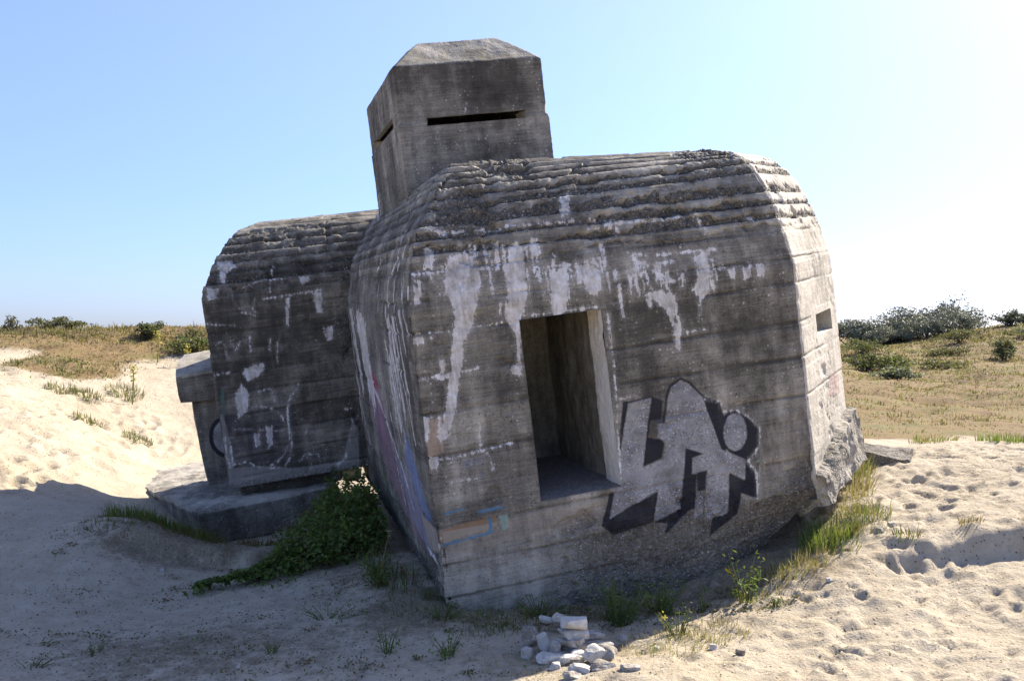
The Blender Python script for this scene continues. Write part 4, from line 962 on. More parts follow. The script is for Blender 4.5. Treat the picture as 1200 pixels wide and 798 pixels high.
wl = np.array([-.6, -.05, .22, .5, .78, 1.05, 1.32, 1.6, 1.86, 2.1, 2.32, 2.46, 2.59, 2.72, 2.84, 2.96, 3.07, 3.17, 3.5])
disp, A['grav'], tone = lift_relief(flat+7.7, Zf, np.maximum(sstep(.58, .7, pn)*.5, sstep(-.02, -.13, Zf)*.8), .55, wl, 40)
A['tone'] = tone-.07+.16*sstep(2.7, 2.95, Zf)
m = np.nonzero(Ef == 0)[0]; sub = {k: v[m] for k, v in A.items()}; paint('wing', flat[m, 0], Zf[m], sub)
for k in A: A[k][m] = sub[k]
colpos = np.minimum(Sf, np.take([4.005, 1.8, 4.005, 1.8], Ef)-Sf)
disp = disp-(.014+.03*sstep(.55, .8, vnoise(flat, 7, 630)))*np.exp(-(colpos/.02)**2)
Q = flat+nor*disp[:, None]
Q, t1 = close(Q, np.arange((R_-1)*N_, R_*N_), True, 0); Q, t2 = close(Q, np.arange(0, N_), False, 0)
A2 = {k: np.concatenate([v, v[:2]*0+(v[:1] if k in ('tone', 'tint') else (-.1 if k in ('white', 'silver', 'black') else 0))]) for k, v in A.items()}
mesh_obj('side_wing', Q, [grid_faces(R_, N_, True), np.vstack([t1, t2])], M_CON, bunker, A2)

# --- low wall with a coping behind the wing
V, Fc, A_ = hexa([(-2.13, 6.5, -.5), (-1.5, 6.5, -.5), (-1.5, 6.98, -.5), (-2.13, 6.98, -.5), (-2.23, 6.5, .95), (-1.5, 6.5, .95), (-1.5, 6.98, .95), (-2.23, 6.98, .95)], .03, .012, 700, .42, .12, .006)
m = np.nonzero(V[:, 1] < 6.56)[0]
A_['tone'] += .04
d = polydist(V[m, 0], V[m, 2], [(-1.80+.21*math.cos(a), .34+.27*math.sin(a)) for a in np.linspace(0, 6.283, 20)[:-1]])
A_['silver'][m] = np.clip(d-.025, -.1, .1); A_['black'][m] = np.clip(.03-np.abs(d), -.1, .1)
wall = mesh_obj('low_wall', V, Fc, M_CON, bunker, A_)
V, Fc, A_ = hexa([(-2.38, 6.40, .89), (-1.45, 6.42, .92), (-1.45, 7.2, .92), (-2.32, 7.2, .90), (-2.37, 6.42, 1.30), (-1.45, 6.45, 1.32), (-1.45, 7.25, 1.58), (-2.30, 7.25, 1.58)], .025, .012, 720, .36, .15, .006)
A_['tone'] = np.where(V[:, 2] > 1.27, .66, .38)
mesh_obj('coping', V, Fc, M_CON, wall, A_)

# --- lookout tower
tw = [(.53, 2.47), (2.20, 2.47), (2.20, 4.85), (.53, 4.85)]
zt = np.concatenate([np.arange(2.60, 4.44, .011)])
ins = np.where(zt > 3.85, .014, 0.)+0*zt
zt = np.concatenate([zt, np.array([4.445, 4.455]), 4.455+np.linspace(.02, .31, 28), [4.775, 4.785, 4.79]])
ins = np.concatenate([ins, np.array([.016, .022]), .022+np.linspace(.02, .36, 28), [.44, .52, .60]])
for target in (3.735, 3.815, 3.775, 3.86): pass
tcols = [even(1.67, .011, (.31, 1.415)), even(2.38, .05), even(1.67, .05), even(2.38, .016, (.32, 1.97))]
P, E, S = ring_block(tw, tcols, (ins, zt, zt, 0., 1.))
R_, N_ = P.shape[:2]; flat = P.reshape(-1, 3); nor = ring_normals(P).reshape(-1, 3)
Ef = np.tile(E, R_); Sf = np.tile(S, R_); Zf = flat[:, 2]
A = new_attrs(len(flat)); pn = fbm(flat, 1.9, 4, 820)
roofm = sstep(4.44, 4.48, Zf)
wlr, wvr = worley(flat, 32, 830)
A['grav'] = np.clip(sstep(.46, .66, pn)*.55*(1-roofm)+roofm*sstep(.5, .65, pn)*.25+.5*sstep(3.2, 2.95, Zf), 0, 1)
disp = (fbm(flat, 1.5, 4, 840)-.5)*.026+(fbm(flat, 16, 3, 841)-.5)*.010+A['grav']*(.5-wlr)*.014*(.5+wvr)+roofm*(fbm(flat, 2.4, 3, 842)-.5)*.04
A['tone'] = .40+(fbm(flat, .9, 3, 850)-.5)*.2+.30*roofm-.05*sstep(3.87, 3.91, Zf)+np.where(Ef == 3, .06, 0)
mL = Ef == 3
A['white'][mL] = np.maximum(A['white'][mL], linedist(Sf[mL], Zf[mL], [(.20, 3.35), (.16, 3.0)], .018))
A['white'][Ef == 0] = np.maximum(A['white'][Ef == 0], linedist(Sf[Ef == 0], Zf[Ef == 0], [(.74, 3.92), (.76, 4.02)], .010))
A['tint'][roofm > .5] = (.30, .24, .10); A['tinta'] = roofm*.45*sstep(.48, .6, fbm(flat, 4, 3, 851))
colpos = np.minimum(Sf, np.take([1.67, 2.38, 1.67, 2.38], Ef)-Sf)
disp = disp-(.010+.03*sstep(.55, .8, vnoise(flat, 8, 860)))*np.exp(-(colpos/.018)**2)
zA, zB = zt[np.argmin(np.abs(zt-3.815))], zt[np.argmin(np.abs(zt-3.90))]
zC, zD = zt[np.argmin(np.abs(zt-3.875))], zt[np.argmin(np.abs(zt-3.99))]
dm = np.where(Ef == 0, np.hypot(np.maximum(np.maximum(.31-Sf, Sf-1.415), 0), np.maximum(np.maximum(zA-Zf, Zf-zB), 0)),
     np.where(Ef == 3, np.hypot(np.maximum(np.maximum(.32-Sf, Sf-1.97), 0), np.maximum(np.maximum(zC-Zf, Zf-zD), 0)), 1.))
disp = disp*(.2+.8*sstep(0, .04, dm))
Q = flat+nor*disp[:, None]
faces = grid_faces(R_, N_, True)
kill = ((Ef[faces] == 0).all(1) & (Sf[faces].min(1) > .308) & (Sf[faces].max(1) < 1.417) & (Zf[faces].min(1) > zA-.001) & (Zf[faces].max(1) < zB+.001)) | \
       ((Ef[faces] == 3).all(1) & (Sf[faces].min(1) > .318) & (Sf[faces].max(1) < 1.972) & (Zf[faces].min(1) > zC-.001) & (Zf[faces].max(1) < zD+.001))
Q, t1 = close(Q, np.arange((R_-1)*N_, R_*N_), True, 0)
A2 = {k: np.concatenate([v, v[:1]*0+(v[-1:] if k in ('tone', 'tint') else (-.1 if k in ('white', 'silver', 'black') else 0))]) for k, v in A.items()}
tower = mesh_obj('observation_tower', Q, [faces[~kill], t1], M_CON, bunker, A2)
xa, xb, y0 = .53+.31, .53+1.415, 2.48
join_sheets('viewing_slit', [
    sheet([(xa, y0, zA), (xb, y0, zA), (xb-.05, y0+.25, zA+.01), (xa+.05, y0+.25, zA+.01)], 30, 8, .004, 901, .2, .6),
    sheet([(xa+.04, y0+.075, zB+.004), (xb-.04, y0+.075, zB+.004), (xb, y0, zB), (xa, y0, zB)], 60, 5, .010, 902, .45),
    sheet([(xa, y0, zA), (xa+.05, y0+.25, zA), (xa+.05, y0+.25, zB), (xa, y0, zB)], 5, 5, .002, 903, .3),
    sheet([(xb-.05, y0+.25, zA), (xb, y0, zA), (xb, y0, zB), (xb-.05, y0+.25, zB)], 5, 5, .002, 904, .3)], M_LIN, tower)
ya, yb, xw = 4.85-1.97, 4.85-.32, .54
join_sheets('viewing_slit', [
    sheet([(xw, yb, zC), (xw, ya, zC), (xw+.25, ya+.05, zC), (xw+.25, yb-.05, zC)], 30, 8, .004, 911, .2, .6),
    sheet([(xw+.06, yb-.05, zD+.004), (xw+.06, ya+.05, zD+.004), (xw, ya, zD), (xw, yb, zD)], 60, 5, .010, 912, .45),
    sheet([(xw, ya, zC), (xw+.25, ya+.05, zC), (xw+.25, ya+.05, zD), (xw, ya, zD)], 5, 5, .002, 913, .2),
    sheet([(xw+.25, yb-.05, zC), (xw, yb, zC), (xw, yb, zD), (xw+.25, yb-.05, zD)], 5, 5, .002, 914, .3)], M_LIN, tower)

# --- thin broken roof screed
V, Fc, A_ = hexa([(1.7, 1.9, 3.05), (2.75, 1.9, 3.04), (3.5, 5.9, 3.05), (1.7, 5.9, 3.10), (1.7, 1.85, 3.235), (2.72, 1.85, 3.21), (3.5, 5.9, 3.19), (1.7, 5.9, 3.26)], .04, .012, 950, .38, .1, .003)
mesh_obj('roof_screed', V, Fc, M_CON, bunker, A_)

# --- broken slab lying in the sand on the right
bs = empty('broken_slab', (4.42, 11.55, .66), -.15)
tag(bs, 'small broken concrete slab jutting from the sand right of the bunker', 'slab')
V, Fc, A_ = hexa([(-.55, -.25, -.35), (.30, -.25, -.30), (.42, .4, -.3), (-.55, .5, -.35), (-.60, -.24, .17), (.20, -.30, .08), (.40, .35, .12), (-.6, .5, .25)], .018, .05, 960, .60, .8, .014)
mesh_obj('slab_body', V, Fc, M_CON, bs, A_)

# ------------------------------------------------------------------ ground sheet
def axis(parts):
    out = [np.array([parts[0][0]])]
    for a, b, st in parts: out.append(np.arange(a+st, b+1e-6, st))
    return np.unique(np.round(np.concatenate(out), 4))
def growing(a, b, s0, g):
    v, s, out = a, s0, []
    while v < b: v += s; s *= g; out.append(v)
    return np.array(out)
gx = np.concatenate([-growing(13, 1500, .2, 1.12)[::-1], axis([(-13, -8, .10), (-8, -2.6, .035), (-2.6, 4.0, .028), (4.0, 7.0, .03), (7.0, 34, .2)]), growing(34, 1500, .3, 1.15)])
gy = np.concatenate([-growing(20, 1500, 3, 1.3)[::-1], axis([(-20, 4, 1.0), (4, 5.6, .06), (5.6, 12.8, .028), (12.8, 20, .08), (20, 30, .14), (30, 70, .4)]), growing(70, 2500, .6, 1.2)])
X, Y = np.meshgrid(gx, gy)
xf, yf = X.ravel(), Y.ravel()
zf = ground_height(xf, yf)
pp = np.stack([xf, yf, xf*0], 1)
bx = base_height(xf, yf)
veg = veg_mask(xf, yf, bx)
# litter: plant debris along the foot of the walls and in the lee on the left
lit = np.maximum.reduce([
    .95*np.exp(-((yf-(8.15+.26*(xf+.6)))/.8)**2)*sstep(-2.0, -.8, xf)*sstep(3.6, 2.4, xf),
    .55*np.exp(-((xf+1.2)/1.2)**2-((yf-9.0)/2.0)**2),
    .95*np.exp(-((xf+3.5)/1.3)**2-((yf-10.7)/.8)**2),
    .50*np.exp(-((xf-.4)/1.6)**2-((yf-7.0)/.7)**2),
    .62*np.exp(-((xf+2.4)/2.4)**2-((yf-7.2)/1.3)**2),
    .60*np.exp(-((xf-2.6)/.9)**2-((yf-8.4)/.6)**2), .5*np.exp(-((xf-1.7)/.8)**2-((yf-7.5)/.5)**2), .42*np.exp(-((xf-3.9)/.9)**2-((yf-9.2)/.7)**2), .30*(yf < 12.6)*(xf > 1),
    .30*sstep(.35, 1.0, bx)*(yf > 14)*(xf < 0)])
lit = lit*(.6+.8*fbm(pp, 1.2, 3, 71)) + .12
gfaces = grid_faces(len(gy), len(gx))
ground = mesh_obj('sand_ground', np.stack([xf, yf, zf], 1), gfaces, M_SAND, None, dict(veg=veg, litter=lit), smooth=True)
tag(ground, 'pale trampled dune sand with footprints rising to turf covered dunes', 'sand', kind='structure')

from mathutils.bvhtree import BVHTree
_gxi, _gyi, _Z = gx, gy, zf.reshape(len(gy), len(gx))
def gh(x, y):
    """height of the built sheet (bilinear), arrays or numbers"""
    x = np.atleast_1d(np.asarray(x, float)); y = np.atleast_1d(np.asarray(y, float))
    i = np.clip(np.searchsorted(_gxi, x)-1, 0, len(_gxi)-2); j = np.clip(np.searchsorted(_gyi, y)-1, 0, len(_gyi)-2)
    u = (x-_gxi[i])/(_gxi[i+1]-_gxi[i]); v = (y-_gyi[j])/(_gyi[j+1]-_gyi[j])
    return (_Z[j, i]*(1-u)+_Z[j, i+1]*u)*(1-v)+(_Z[j+1, i]*(1-u)+_Z[j+1, i+1]*u)*v
def gh1(x, y): return float(gh(x, y)[0])

# ------------------------------------------------------------------ foliage builders
class Leaves:
    def __init__(s): s.V, s.F, s.Cc, s.n = [], [], [], 0
    def add(s, V, F, Cc):
        s.V.append(V); s.F.append(F+s.n); s.Cc.append(Cc); s.n += len(V)
    def blades(s, base, h, w, lean, az, col, bend=.5):
        """base (n,3); arrays h,w,lean(rad),az ; two-segment tapered blades"""
        n = len(base)
        dirh = np.stack([np.cos(az), np.sin(az), np.zeros(n)], 1); side = np.stack([-np.sin(az), np.cos(az), np.zeros(n)], 1)
        tw = rng.uniform(-.9, .9, n); side = side*np.cos(tw)[:, None]+dirh*np.sin(tw)[:, None]
        up = np.array([0, 0, 1.])
        m = base+(up*np.cos(lean*.6)[:, None]+dirh*np.sin(lean*.6)[:, None])*(h*.55)[:, None]
        l2 = lean*(1+bend)
        t = m+(up*np.cos(l2)[:, None]+dirh*np.sin(l2)[:, None])*(h*.45)[:, None]
        V = np.stack([base-side*(w*.5)[:, None], base+side*(w*.5)[:, None], m-side*(w*.38)[:, None], m+side*(w*.38)[:, None], t], 1).reshape(-1, 3)
        o = np.arange(n)[:, None]*5
        q = np.concatenate([o+np.array([[0, 1, 3]]), o+np.array([[0, 3, 2]]), o+np.array([[2, 3, 4]])], 0)
        s.add(V, q, np.repeat(col, 5, 0))
    def leaves(s, pos, size, nrm, col, aspect=.5):
        n = len(pos)
        a = rng.normal(size=(n, 3)); a -= nrm*(a*nrm).sum(1, keepdims=True); a /= np.linalg.norm(a, axis=1, keepdims=True)+1e-9
        b = np.cross(nrm, a)
        L = size[:, None]; W = L*aspect
        V = np.stack([pos-a*L*.5, pos+b*W*.5+nrm*W*.18, pos+a*L*.5, pos-b*W*.5+nrm*W*.18], 1).reshape(-1, 3)
        o = np.arange(n)[:, None]*4
        s.add(V, np.concatenate([o+np.array([[0, 1, 2]]), o+np.array([[0, 2, 3]])], 0), np.repeat(col, 4, 0))
    def tube(s, pts, r0, r1, col, k=5):
        pts = np.array(pts, float); n = len(pts); ang = np.linspace(0, 2*np.pi, k, endpoint=False)
        t = np.gradient(pts, axis=0); t /= np.linalg.norm(t, axis=1, keepdims=True)+1e-9
        ref = np.where(np.abs(t[:, :1]) > .8, np.array([[0, 1., 0]]), np.array([[1., 0, 0]])); a = np.cross(t, ref); a /= np.linalg.norm(a, axis=1, keepdims=True); b = np.cross(t, a)
        r = np.linspace(r0, r1, n)[:, None, None]
        V = (pts[:, None]+r*(np.cos(ang)[None, :, None]*a[:, None]+np.sin(ang)[None, :, None]*b[:, None])).reshape(-1, 3)
        f = grid_faces(n, k, True)
        s.add(V, np.concatenate([f[:, [0, 1, 2]], f[:, [0, 2, 3]]]), np.tile(np.array(col)[None], (len(V), 1)))
    def build(s, name, mat, parent=None):
        return mesh_obj(name, np.vstack(s.V), np.vstack(s.F), mat, parent, dict(col=np.vstack(s.Cc)))

def cmix(n, stops):
    """n random pigments drawn between the given leaf colours"""
    st = np.array(stops); i = rng.integers(0, len(st), n); j = rng.integers(0, len(st), n); f = rng.uniform(0, 1, (n, 1))
    return (st[i]*f+st[j]*(1-f))*rng.uniform(.75, 1.25, (n, 1))
GREEN = [(.065, .120, .022), (.105, .185, .032), (.150, .215, .045), (.08, .14, .034)]
BRIGHT = [(.09, .16, .03), (.13, .20, .04), (.16, .19, .05)]
STRAW = [(.34, .26, .12), (.42, .34, .18), (.28, .20, .09), (.24, .22, .08)]
BROWN = [(.16, .09, .045), (.21, .13, .06), (.12, .085, .04)]
GREY = [(.19, .20, .14), (.23, .235, .17), (.14, .16, .10), (.27, .26, .20)]
DUNE = [(.085, .085, .045), (.11, .11, .05), (.07, .075, .04), (.14, .12, .07)]
def rnormal(n, up=.6):
    v = rng.normal(size=(n, 3)); v[:, 2] = np.abs(v[:, 2])+up; return v/np.linalg.norm(v, axis=1, keepdims=True)

def grass_tuft(lv, x, y, n, rad, h, w, stops, zf=None, leanmax=.8):
    a = rng.uniform(0, 2*np.pi, n); r = rad*np.sqrt(rng.uniform(0, 1, n))
    bx, by = x+r*np.cos(a), y+r*np.sin(a)
    bz = (gh(bx, by) if zf is None else np.full(n, zf))-.01
    lv.blades(np.stack([bx, by, bz], 1), h*rng.uniform(.45, 1.1, n), np.full(n, w)*rng.uniform(.7, 1.3, n), rng.uniform(.05, leanmax, n), a+rng.normal(0, .6, n), cmix(n, stops))

# ------------------------------------------------------------------ plants near the bunker (each a thing)
def local(V, o):
    return V
def plant(name, label, cat, x, y, parts, group=None):
    """an Empty at the plant's foot; parts = [(part_name, Leaves in world metres, material)]"""
    z = gh1(x, y); e = empty(name, (x, y, z)); tag(e, label, cat, group)
    for pn, lv, mt in parts:
        lv.V = [v-np.array([x, y, z]) for v in lv.V]
        lv.build(pn, mt, e)
    return e

def along(pts, n, w):
    """n random points scattered about a polyline, half width w per point"""
    pts = np.array(pts); seg = rng.integers(0, len(pts)-1, n); t = rng.uniform(0, 1, n)[:, None]
    p = pts[seg]*(1-t)+pts[seg+1]*t
    return p

# the sprawling bramble left of the main block
lv = Leaves(); st = Leaves()
spine = [(-2.95, 9.20, .10, .10), (-2.45, 9.45, .20, .16), (-2.05, 9.8, .34, .26), (-1.75, 10.2, .50, .42), (-1.70, 10.9, .62, .66), (-1.75, 11.6, .60, .80), (-1.95, 12.3, .50, .75)]
spine = np.array(spine)
N = 22000
seg = rng.choice(len(spine)-1, N, p=np.array([.05, .10, .17, .24, .25, .19])); t = rng.uniform(0, 1, N)[:, None]
sp = spine[seg]*(1-t)+spine[seg+1]*t
off = rng.normal(size=(N, 2))*.55
px_, py_ = sp[:, 0]+off[:, 0]*sp[:, 2], sp[:, 1]+off[:, 1]*sp[:, 2]
rr = np.clip(1-(off**2).sum(1)*.32, .05, 1)
lump = fbm(np.stack([px_, py_, px_*0], 1), 3.5, 3, 77)
hz = sp[:, 3]*rr*(.35+1.1*lump)*np.sqrt(rng.uniform(0.02, 1, N))
cx_ = (px_ < (-.62-.28*(py_-8.0))-.05) & (fbm(np.stack([px_*2, py_, hz*3], 1), 3.2, 3, 78) > .40)
pos = np.stack([px_, py_, gh(px_, py_)+.02+hz], 1)[cx_]
lv.leaves(pos, rng.uniform(.022, .085, len(pos)), rnormal(len(pos), .45), cmix(len(pos), GREEN+[(.10, .17, .03), (.16, .19, .05), (.05, .08, .02), (.13, .11, .05)]), .55)
k = rng.choice(len(pos), 260)
for i in k[:120]:
    p = pos[i]; g0 = np.array([p[0]+rng.normal(0, .08), p[1]+rng.normal(0, .08), gh1(p[0], p[1])-.02]); st.tube([g0, (g0+p)/2+rng.normal(0, .02, 3), p], .005, .003, (.10, .09, .04), 4)
plant('bramble_bush', 'sprawling dark green bramble bush filling the hollow left of the main bunker block', 'bush', -2.0, 10.0, [('foliage', lv, M_LEAF), ('stem', st, M_STEM)])

def leafy_weed(x, y, h, n, rad, leaf, stops, flower=None, nf=0):
    lv, st = Leaves(), Leaves(); z = gh1(x, y); fls = []
    for i in range(n):
        a = rng.uniform(0, 2*np.pi); r = rad*rng.uniform(.2, 1); hh = h*rng.uniform(.55, 1.05)
        tip = np.array([x+r*math.cos(a), y+r*math.sin(a), z+hh]); b0 = np.array([x+r*.25*math.cos(a), y+r*.25*math.sin(a), z-.03])
        mid = (b0+tip)/2+np.array([-.1*r*math.cos(a), -.1*r*math.sin(a), .05*hh]); pts = [b0, mid, tip]
        st.tube(pts, .005, .002, (.11, .13, .04), 4)
        m = max(6, int(hh/.022)); f = rng.uniform(.12, 1, m)[:, None]
        c = np.where(f < .5, b0+(mid-b0)*f*2, mid+(tip-mid)*(f-.5)*2)
        sp = rng.normal(size=(m, 3))*leaf*.75
        lv.leaves(c+sp, leaf*rng.uniform(.6, 1.25, m)*(1.15-.55*f[:, 0]), rnormal(m, .35), cmix(m, stops), .36)
        if flower is not None and i < nf:
            q = 18; fl = Leaves(); fls.append(('flower', fl, M_LEAF)); fl.leaves(tip+rng.normal(size=(q, 3))*.016, np.full(q, .022), rnormal(q, .3), cmix(q, [flower]), .9)
    parts = [('foliage', lv, M_LEAF), ('stem', st, M_STEM)]+fls
    return parts
YEL = (.75, .55, .02)
plant('ragwort_plant', 'bright green ragwort with a yellow flower head against the right foot of the wall', 'plant', 1.92, 8.02, leafy_weed(1.92, 8.02, .40, 9, .16, .075, BRIGHT, YEL, 1))
plant('weed_clump', 'large dark green weed clump at the wall behind the stone pile', 'weed', .86, 7.86, leafy_weed(.86, 7.86, .36, 40, .36, .05, GREEN+[(.09, .13, .03)]))
plant('weed_clump', 'low green weed with a small yellow flower right of the stone pile', 'weed', 1.26, 7.40, leafy_weed(1.26, 7.40, .20, 15, .22, .04, BRIGHT+GREEN+STRAW, (.55, .48, .10), 1))
plant('weed_clump', 'small thin green weed between the two larger weeds at the wall', 'weed', 1.57, 7.98, leafy_weed(1.57, 7.98, .22, 5, .07, .045, BRIGHT+GREEN))
plant('weed_clump', 'low grey green weed in the shade left of the stone pile', 'weed', -.46, 7.02, leafy_weed(-.46, 7.02, .15, 12, .20, .055, GREEN+[(.07, .11, .05)]))
plant('weed_clump', 'pale green weed in the shade near the left front corner of the bunker', 'weed', -.92, 7.15, leafy_weed(-.92, 7.15, .20, 8, .12, .045, GREEN+BRIGHT))
plant('weed_clump', 'low dark weed cluster at the wall foot left of the stone pile', 'weed', .22, 8.0, leafy_weed(.22, 8.0, .16, 30, .34, .045, GREEN+BRIGHT[2:]+BROWN))
plant('weed_clump', 'dark leafy weed at the wall foot right of the large weed clump', 'weed', 1.22, 8.0, leafy_weed(1.22, 8.0, .26, 34, .26, .05, GREEN+BRIGHT))
plant('weed_clump', 'low mixed weed under the left front corner of the bunker', 'weed', -.55, 7.85, leafy_weed(-.55, 7.85, .12, 20, .26, .045, GREEN+BROWN))
plant('weed_clump', 'bushy weed beside the dark gap below the bramble bush', 'weed', -1.25, 9.0, leafy_weed(-1.25, 9.0, .26, 30, .30, .055, GREEN+BRIGHT[:1]))
plant('tall_weed', 'tall single flower stalk rising in front of the dark gap beside the bunker', 'weed', -1.18, 8.66, leafy_weed(-1.18, 8.66, .16, 14, .20, .06, GREEN+[(.14, .07, .03)]) + [('flower_stalk', (lambda s: (s.tube([(-1.18, 8.66, -.15), (-1.15, 8.66, .12), (-1.09, 8.66, .40)], .008, .004, (.15, .15, .05)), s.leaves(np.array([-1.09, 8.66, .40])+rng.normal(size=(20, 3))*.014, np.full(20, .02), rnormal(20), cmix(20, [(.30, .28, .12)]), .7), s)[2])(Leaves()), M_STEM)])
plant('weed_clump', 'ragged green weed patch on bare sand below the bramble bush', 'weed', -1.5, 7.95, leafy_weed(-1.5, 7.95, .10, 14, .26, .04, GREEN+BROWN))
for (x, y, h, r, lab) in [(-1.74, 7.1, .10, .09, 'tiny green sprig in the shaded sand at the bottom centre left'), (-3.1, 7.25, .08, .12, 'dry brown green sprig in the shaded sand near the bottom left corner'), (-3.45, 7.0, .07, .22, 'flat green creeping weed in the shaded sand at the bottom left')]:
    plant('weed_sprig', lab, 'weed', x, y, leafy_weed(x, y, h, 9, r, .03, GREEN+BROWN))
plant('weed_sprig', 'small green rosette on trampled sand right of the ragwort', 'weed', 2.12, 7.85, leafy_weed(2.12, 7.85, .07, 9, .09, .05, GREEN+BRIGHT))

def tuft_thing(name, label, cat, x, y, items, group=None):
    lv = Leaves()
    for (dx, dy, n, rad, h, w, stops, lean) in items: grass_tuft(lv, x+dx, y+dy, n, rad, h, w, stops, None, lean)
    z = gh1(x, y); lv.V = [v-np.array([x, y, z]) for v in lv.V]
    o = lv.build(name, M_GRASS); o.location = (x, y, z); tag(o, label, cat, group); return o
def sparse(o): o['kind'] = 'stuff'
G2 = BRIGHT+STRAW
tuft_thing('grass_clump', 'fresh green grass clump under the broken right corner of the bunker', 'grass clump', 2.75, 8.80, [(0, 0, 170, .15, .24, .008, BRIGHT, .8), (.15, -.1, 80, .2, .16, .007, G2, 1.0)])
tuft_thing('grass_clump', 'straw yellow grass fringe along the right foot of the front wall', 'grass clump', 2.32, 8.42, [(-.25, -.15, 150, .24, .15, .006, STRAW+[(.16, .17, .05)], 1.15), (.1, -.02, 170, .22, .18, .006, STRAW+BRIGHT[:1], 1.1), (.3, .05, 110, .2, .17, .006, STRAW, 1.1)])
sparse(tuft_thing('grass_clump', 'green grass clump on open sand beside the gravelly footing', 'grass clump', 3.42, 9.35, [(0, 0, 170, .20, .19, .007, BRIGHT+STRAW[:1], 1.0), (-.1, -.3, 120, .22, .12, .006, G2, 1.1)]))
tuft_thing('grass_clump', 'dry golden grass hanging below the gravelly footing', 'grass clump', 3.22, 9.42, [(-.08, -.35, 150, .14, .17, .006, STRAW+BROWN, 1.2), (.1, .1, 150, .2, .25, .006, STRAW, 1.1), (.35, .75, 110, .2, .2, .008, STRAW, 1.1)])
tuft_thing('grass_clump', 'shaded green grass in the hollow under the footing', 'grass clump', 2.95, 9.05, [(0, 0, 240, .26, .24, .009, GREEN+BRIGHT, .8)])
tuft_thing('grass_clump', 'green and gold grass between the footing and the small broken slab', 'grass clump', 3.88, 11.1, [(0, 0, 200, .25, .26, .012, BRIGHT+STRAW, .8), (-.15, -.5, 160, .2, .28, .01, STRAW, .9)])
sparse(tuft_thing('grass_clump', 'low dry grass patch right of the stone pile', 'grass clump', 1.15, 7.15, [(0, 0, 260, .34, .10, .006, STRAW+GREEN[2:3], 1.1), (.35, .2, 200, .3, .12, .006, STRAW+BRIGHT[:1], 1.1)]))
sparse(tuft_thing('grass_clump', 'sparse dry grass on the sunlit sand below the stone pile', 'grass clump', -.05, 6.6, [(0, 0, 260, .4, .06, .005, STRAW+GREEN[2:3], 1.2)]))
sparse(tuft_thing('grass_clump', 'soft green grass hanging over the corner of the foundation slab', 'grass clump', -4.55, 11.6, [(0, .2, 420, .35, .30, .010, GREEN+BRIGHT[:1]+BROWN[:1], .9), (.5, -.1, 420, .35, .24, .010, GREEN+[(.12, .13, .04)], 1.0), (.95, -.35, 240, .3, .20, .009, GREEN+BROWN, 1.0)]))
sparse(tuft_thing('grass_clump', 'brown matted grass on the eroded bank below the foundation slab', 'grass clump', -3.3, 10.9, [(-.3, 0, 240, .35, .13, .008, BROWN+GREEN, 1.2), (.5, .1, 260, .28, .16, .008, BROWN, 1.2), (-1.1, -.1, 200, .4, .10, .008, GREEN+BROWN, 1.2)]))
sparse(tuft_thing('grass_clump', 'thin dark grass along the shaded left foot of the bunker', 'grass clump', -.75, 8.15, [(0, 0, 160, .35, .12, .006, GREEN+BROWN, 1.0), (-.25, .6, 160, .25, .18, .007, GREEN+BROWN, 1.0), (.5, -.25, 180, .45, .09, .006, GREEN+STRAW, 1.1)]))
sparse(tuft_thing('grass_clump', 'thin grass tufts along the front wall foot left of the stone pile', 'grass clump', .2, 7.95, [(0, 0, 260, .5, .12, .006, GREEN+BROWN, 1.0), (-.35, -.25, 160, .3, .10, .006, GREEN+STRAW, 1.0)]))
tuft_thing('grass_clump', 'brown root tuft on the edge of the dug sand bank', 'grass clump', 4.1, 8.72, [(0, 0, 60, .1, .10, .007, BROWN, 1.0), (-.6, -.05, 70, .12, .12, .008, GREEN+BROWN, 1.1)])

# tufts and shrubs on the left dune
labs = ['round green tuft on the upper sand slope nearest the low wall', 'green tuft highest on the bare left slope', 'green tuft in the middle of the bare left slope', 'wide flat tuft at the left of the upper slope', 'single tuft over a small sand scar on the left slope', 'dry tuft at the far left of the sand slope', 'tiny tuft at the shadow edge left of the slab']
for (x, y, r, h), lab in zip([(-6.75, 17.6, .28, .25), (-7.7, 19.4, .4, .4), (-8.07, 18.6, .35, .32), (-8.5, 18.4, .35, .28), (-7.5, 17.3, .30, .22), (-9.1, 16.3, .3, .12), (-4.8, 11.6, .12, .14)], labs):
    tuft_thing('dune_grass_tuft', lab, 'grass tuft', x, y, [(0, 0, 220, r*.9, h*.55, .012, DUNE+GREEN[1:3]+STRAW[:2], 1.1)], 'grass tufts on the left slope')
for (x, y, h), lab in zip([(-7.40, 19.0, .75), (-8.0, 22.0, .7), (-7.35, 22.0, .5)], ['tall yellow flower stalk on the sand slope left of the low wall', 'yellow flower stalk below the crest of the left dune', 'shorter yellow flower stalk below the crest of the left dune']):
    st, fl = Leaves(), Leaves(); z = gh1(x, y)
    st.tube([(x, y, z-.05), (x+.03, y, z+h*.5), (x+.02, y, z+h)], .016, .008, (.22, .20, .06))
    q = 60; fl.leaves(np.stack([x+.02+rng.normal(0, .035, q), y+rng.normal(0, .035, q), z+h*rng.uniform(.6, 1.02, q)], 1), np.full(q, .045), rnormal(q, .2), cmix(q, [(.50, .42, .08), (.40, .38, .10)]), .8)
    plant('mullein_stalk', lab, 'flower', x, y, [('stem', st, M_STEM), ('flower', fl, M_LEAF)], 'yellow flower stalks on the left dune')

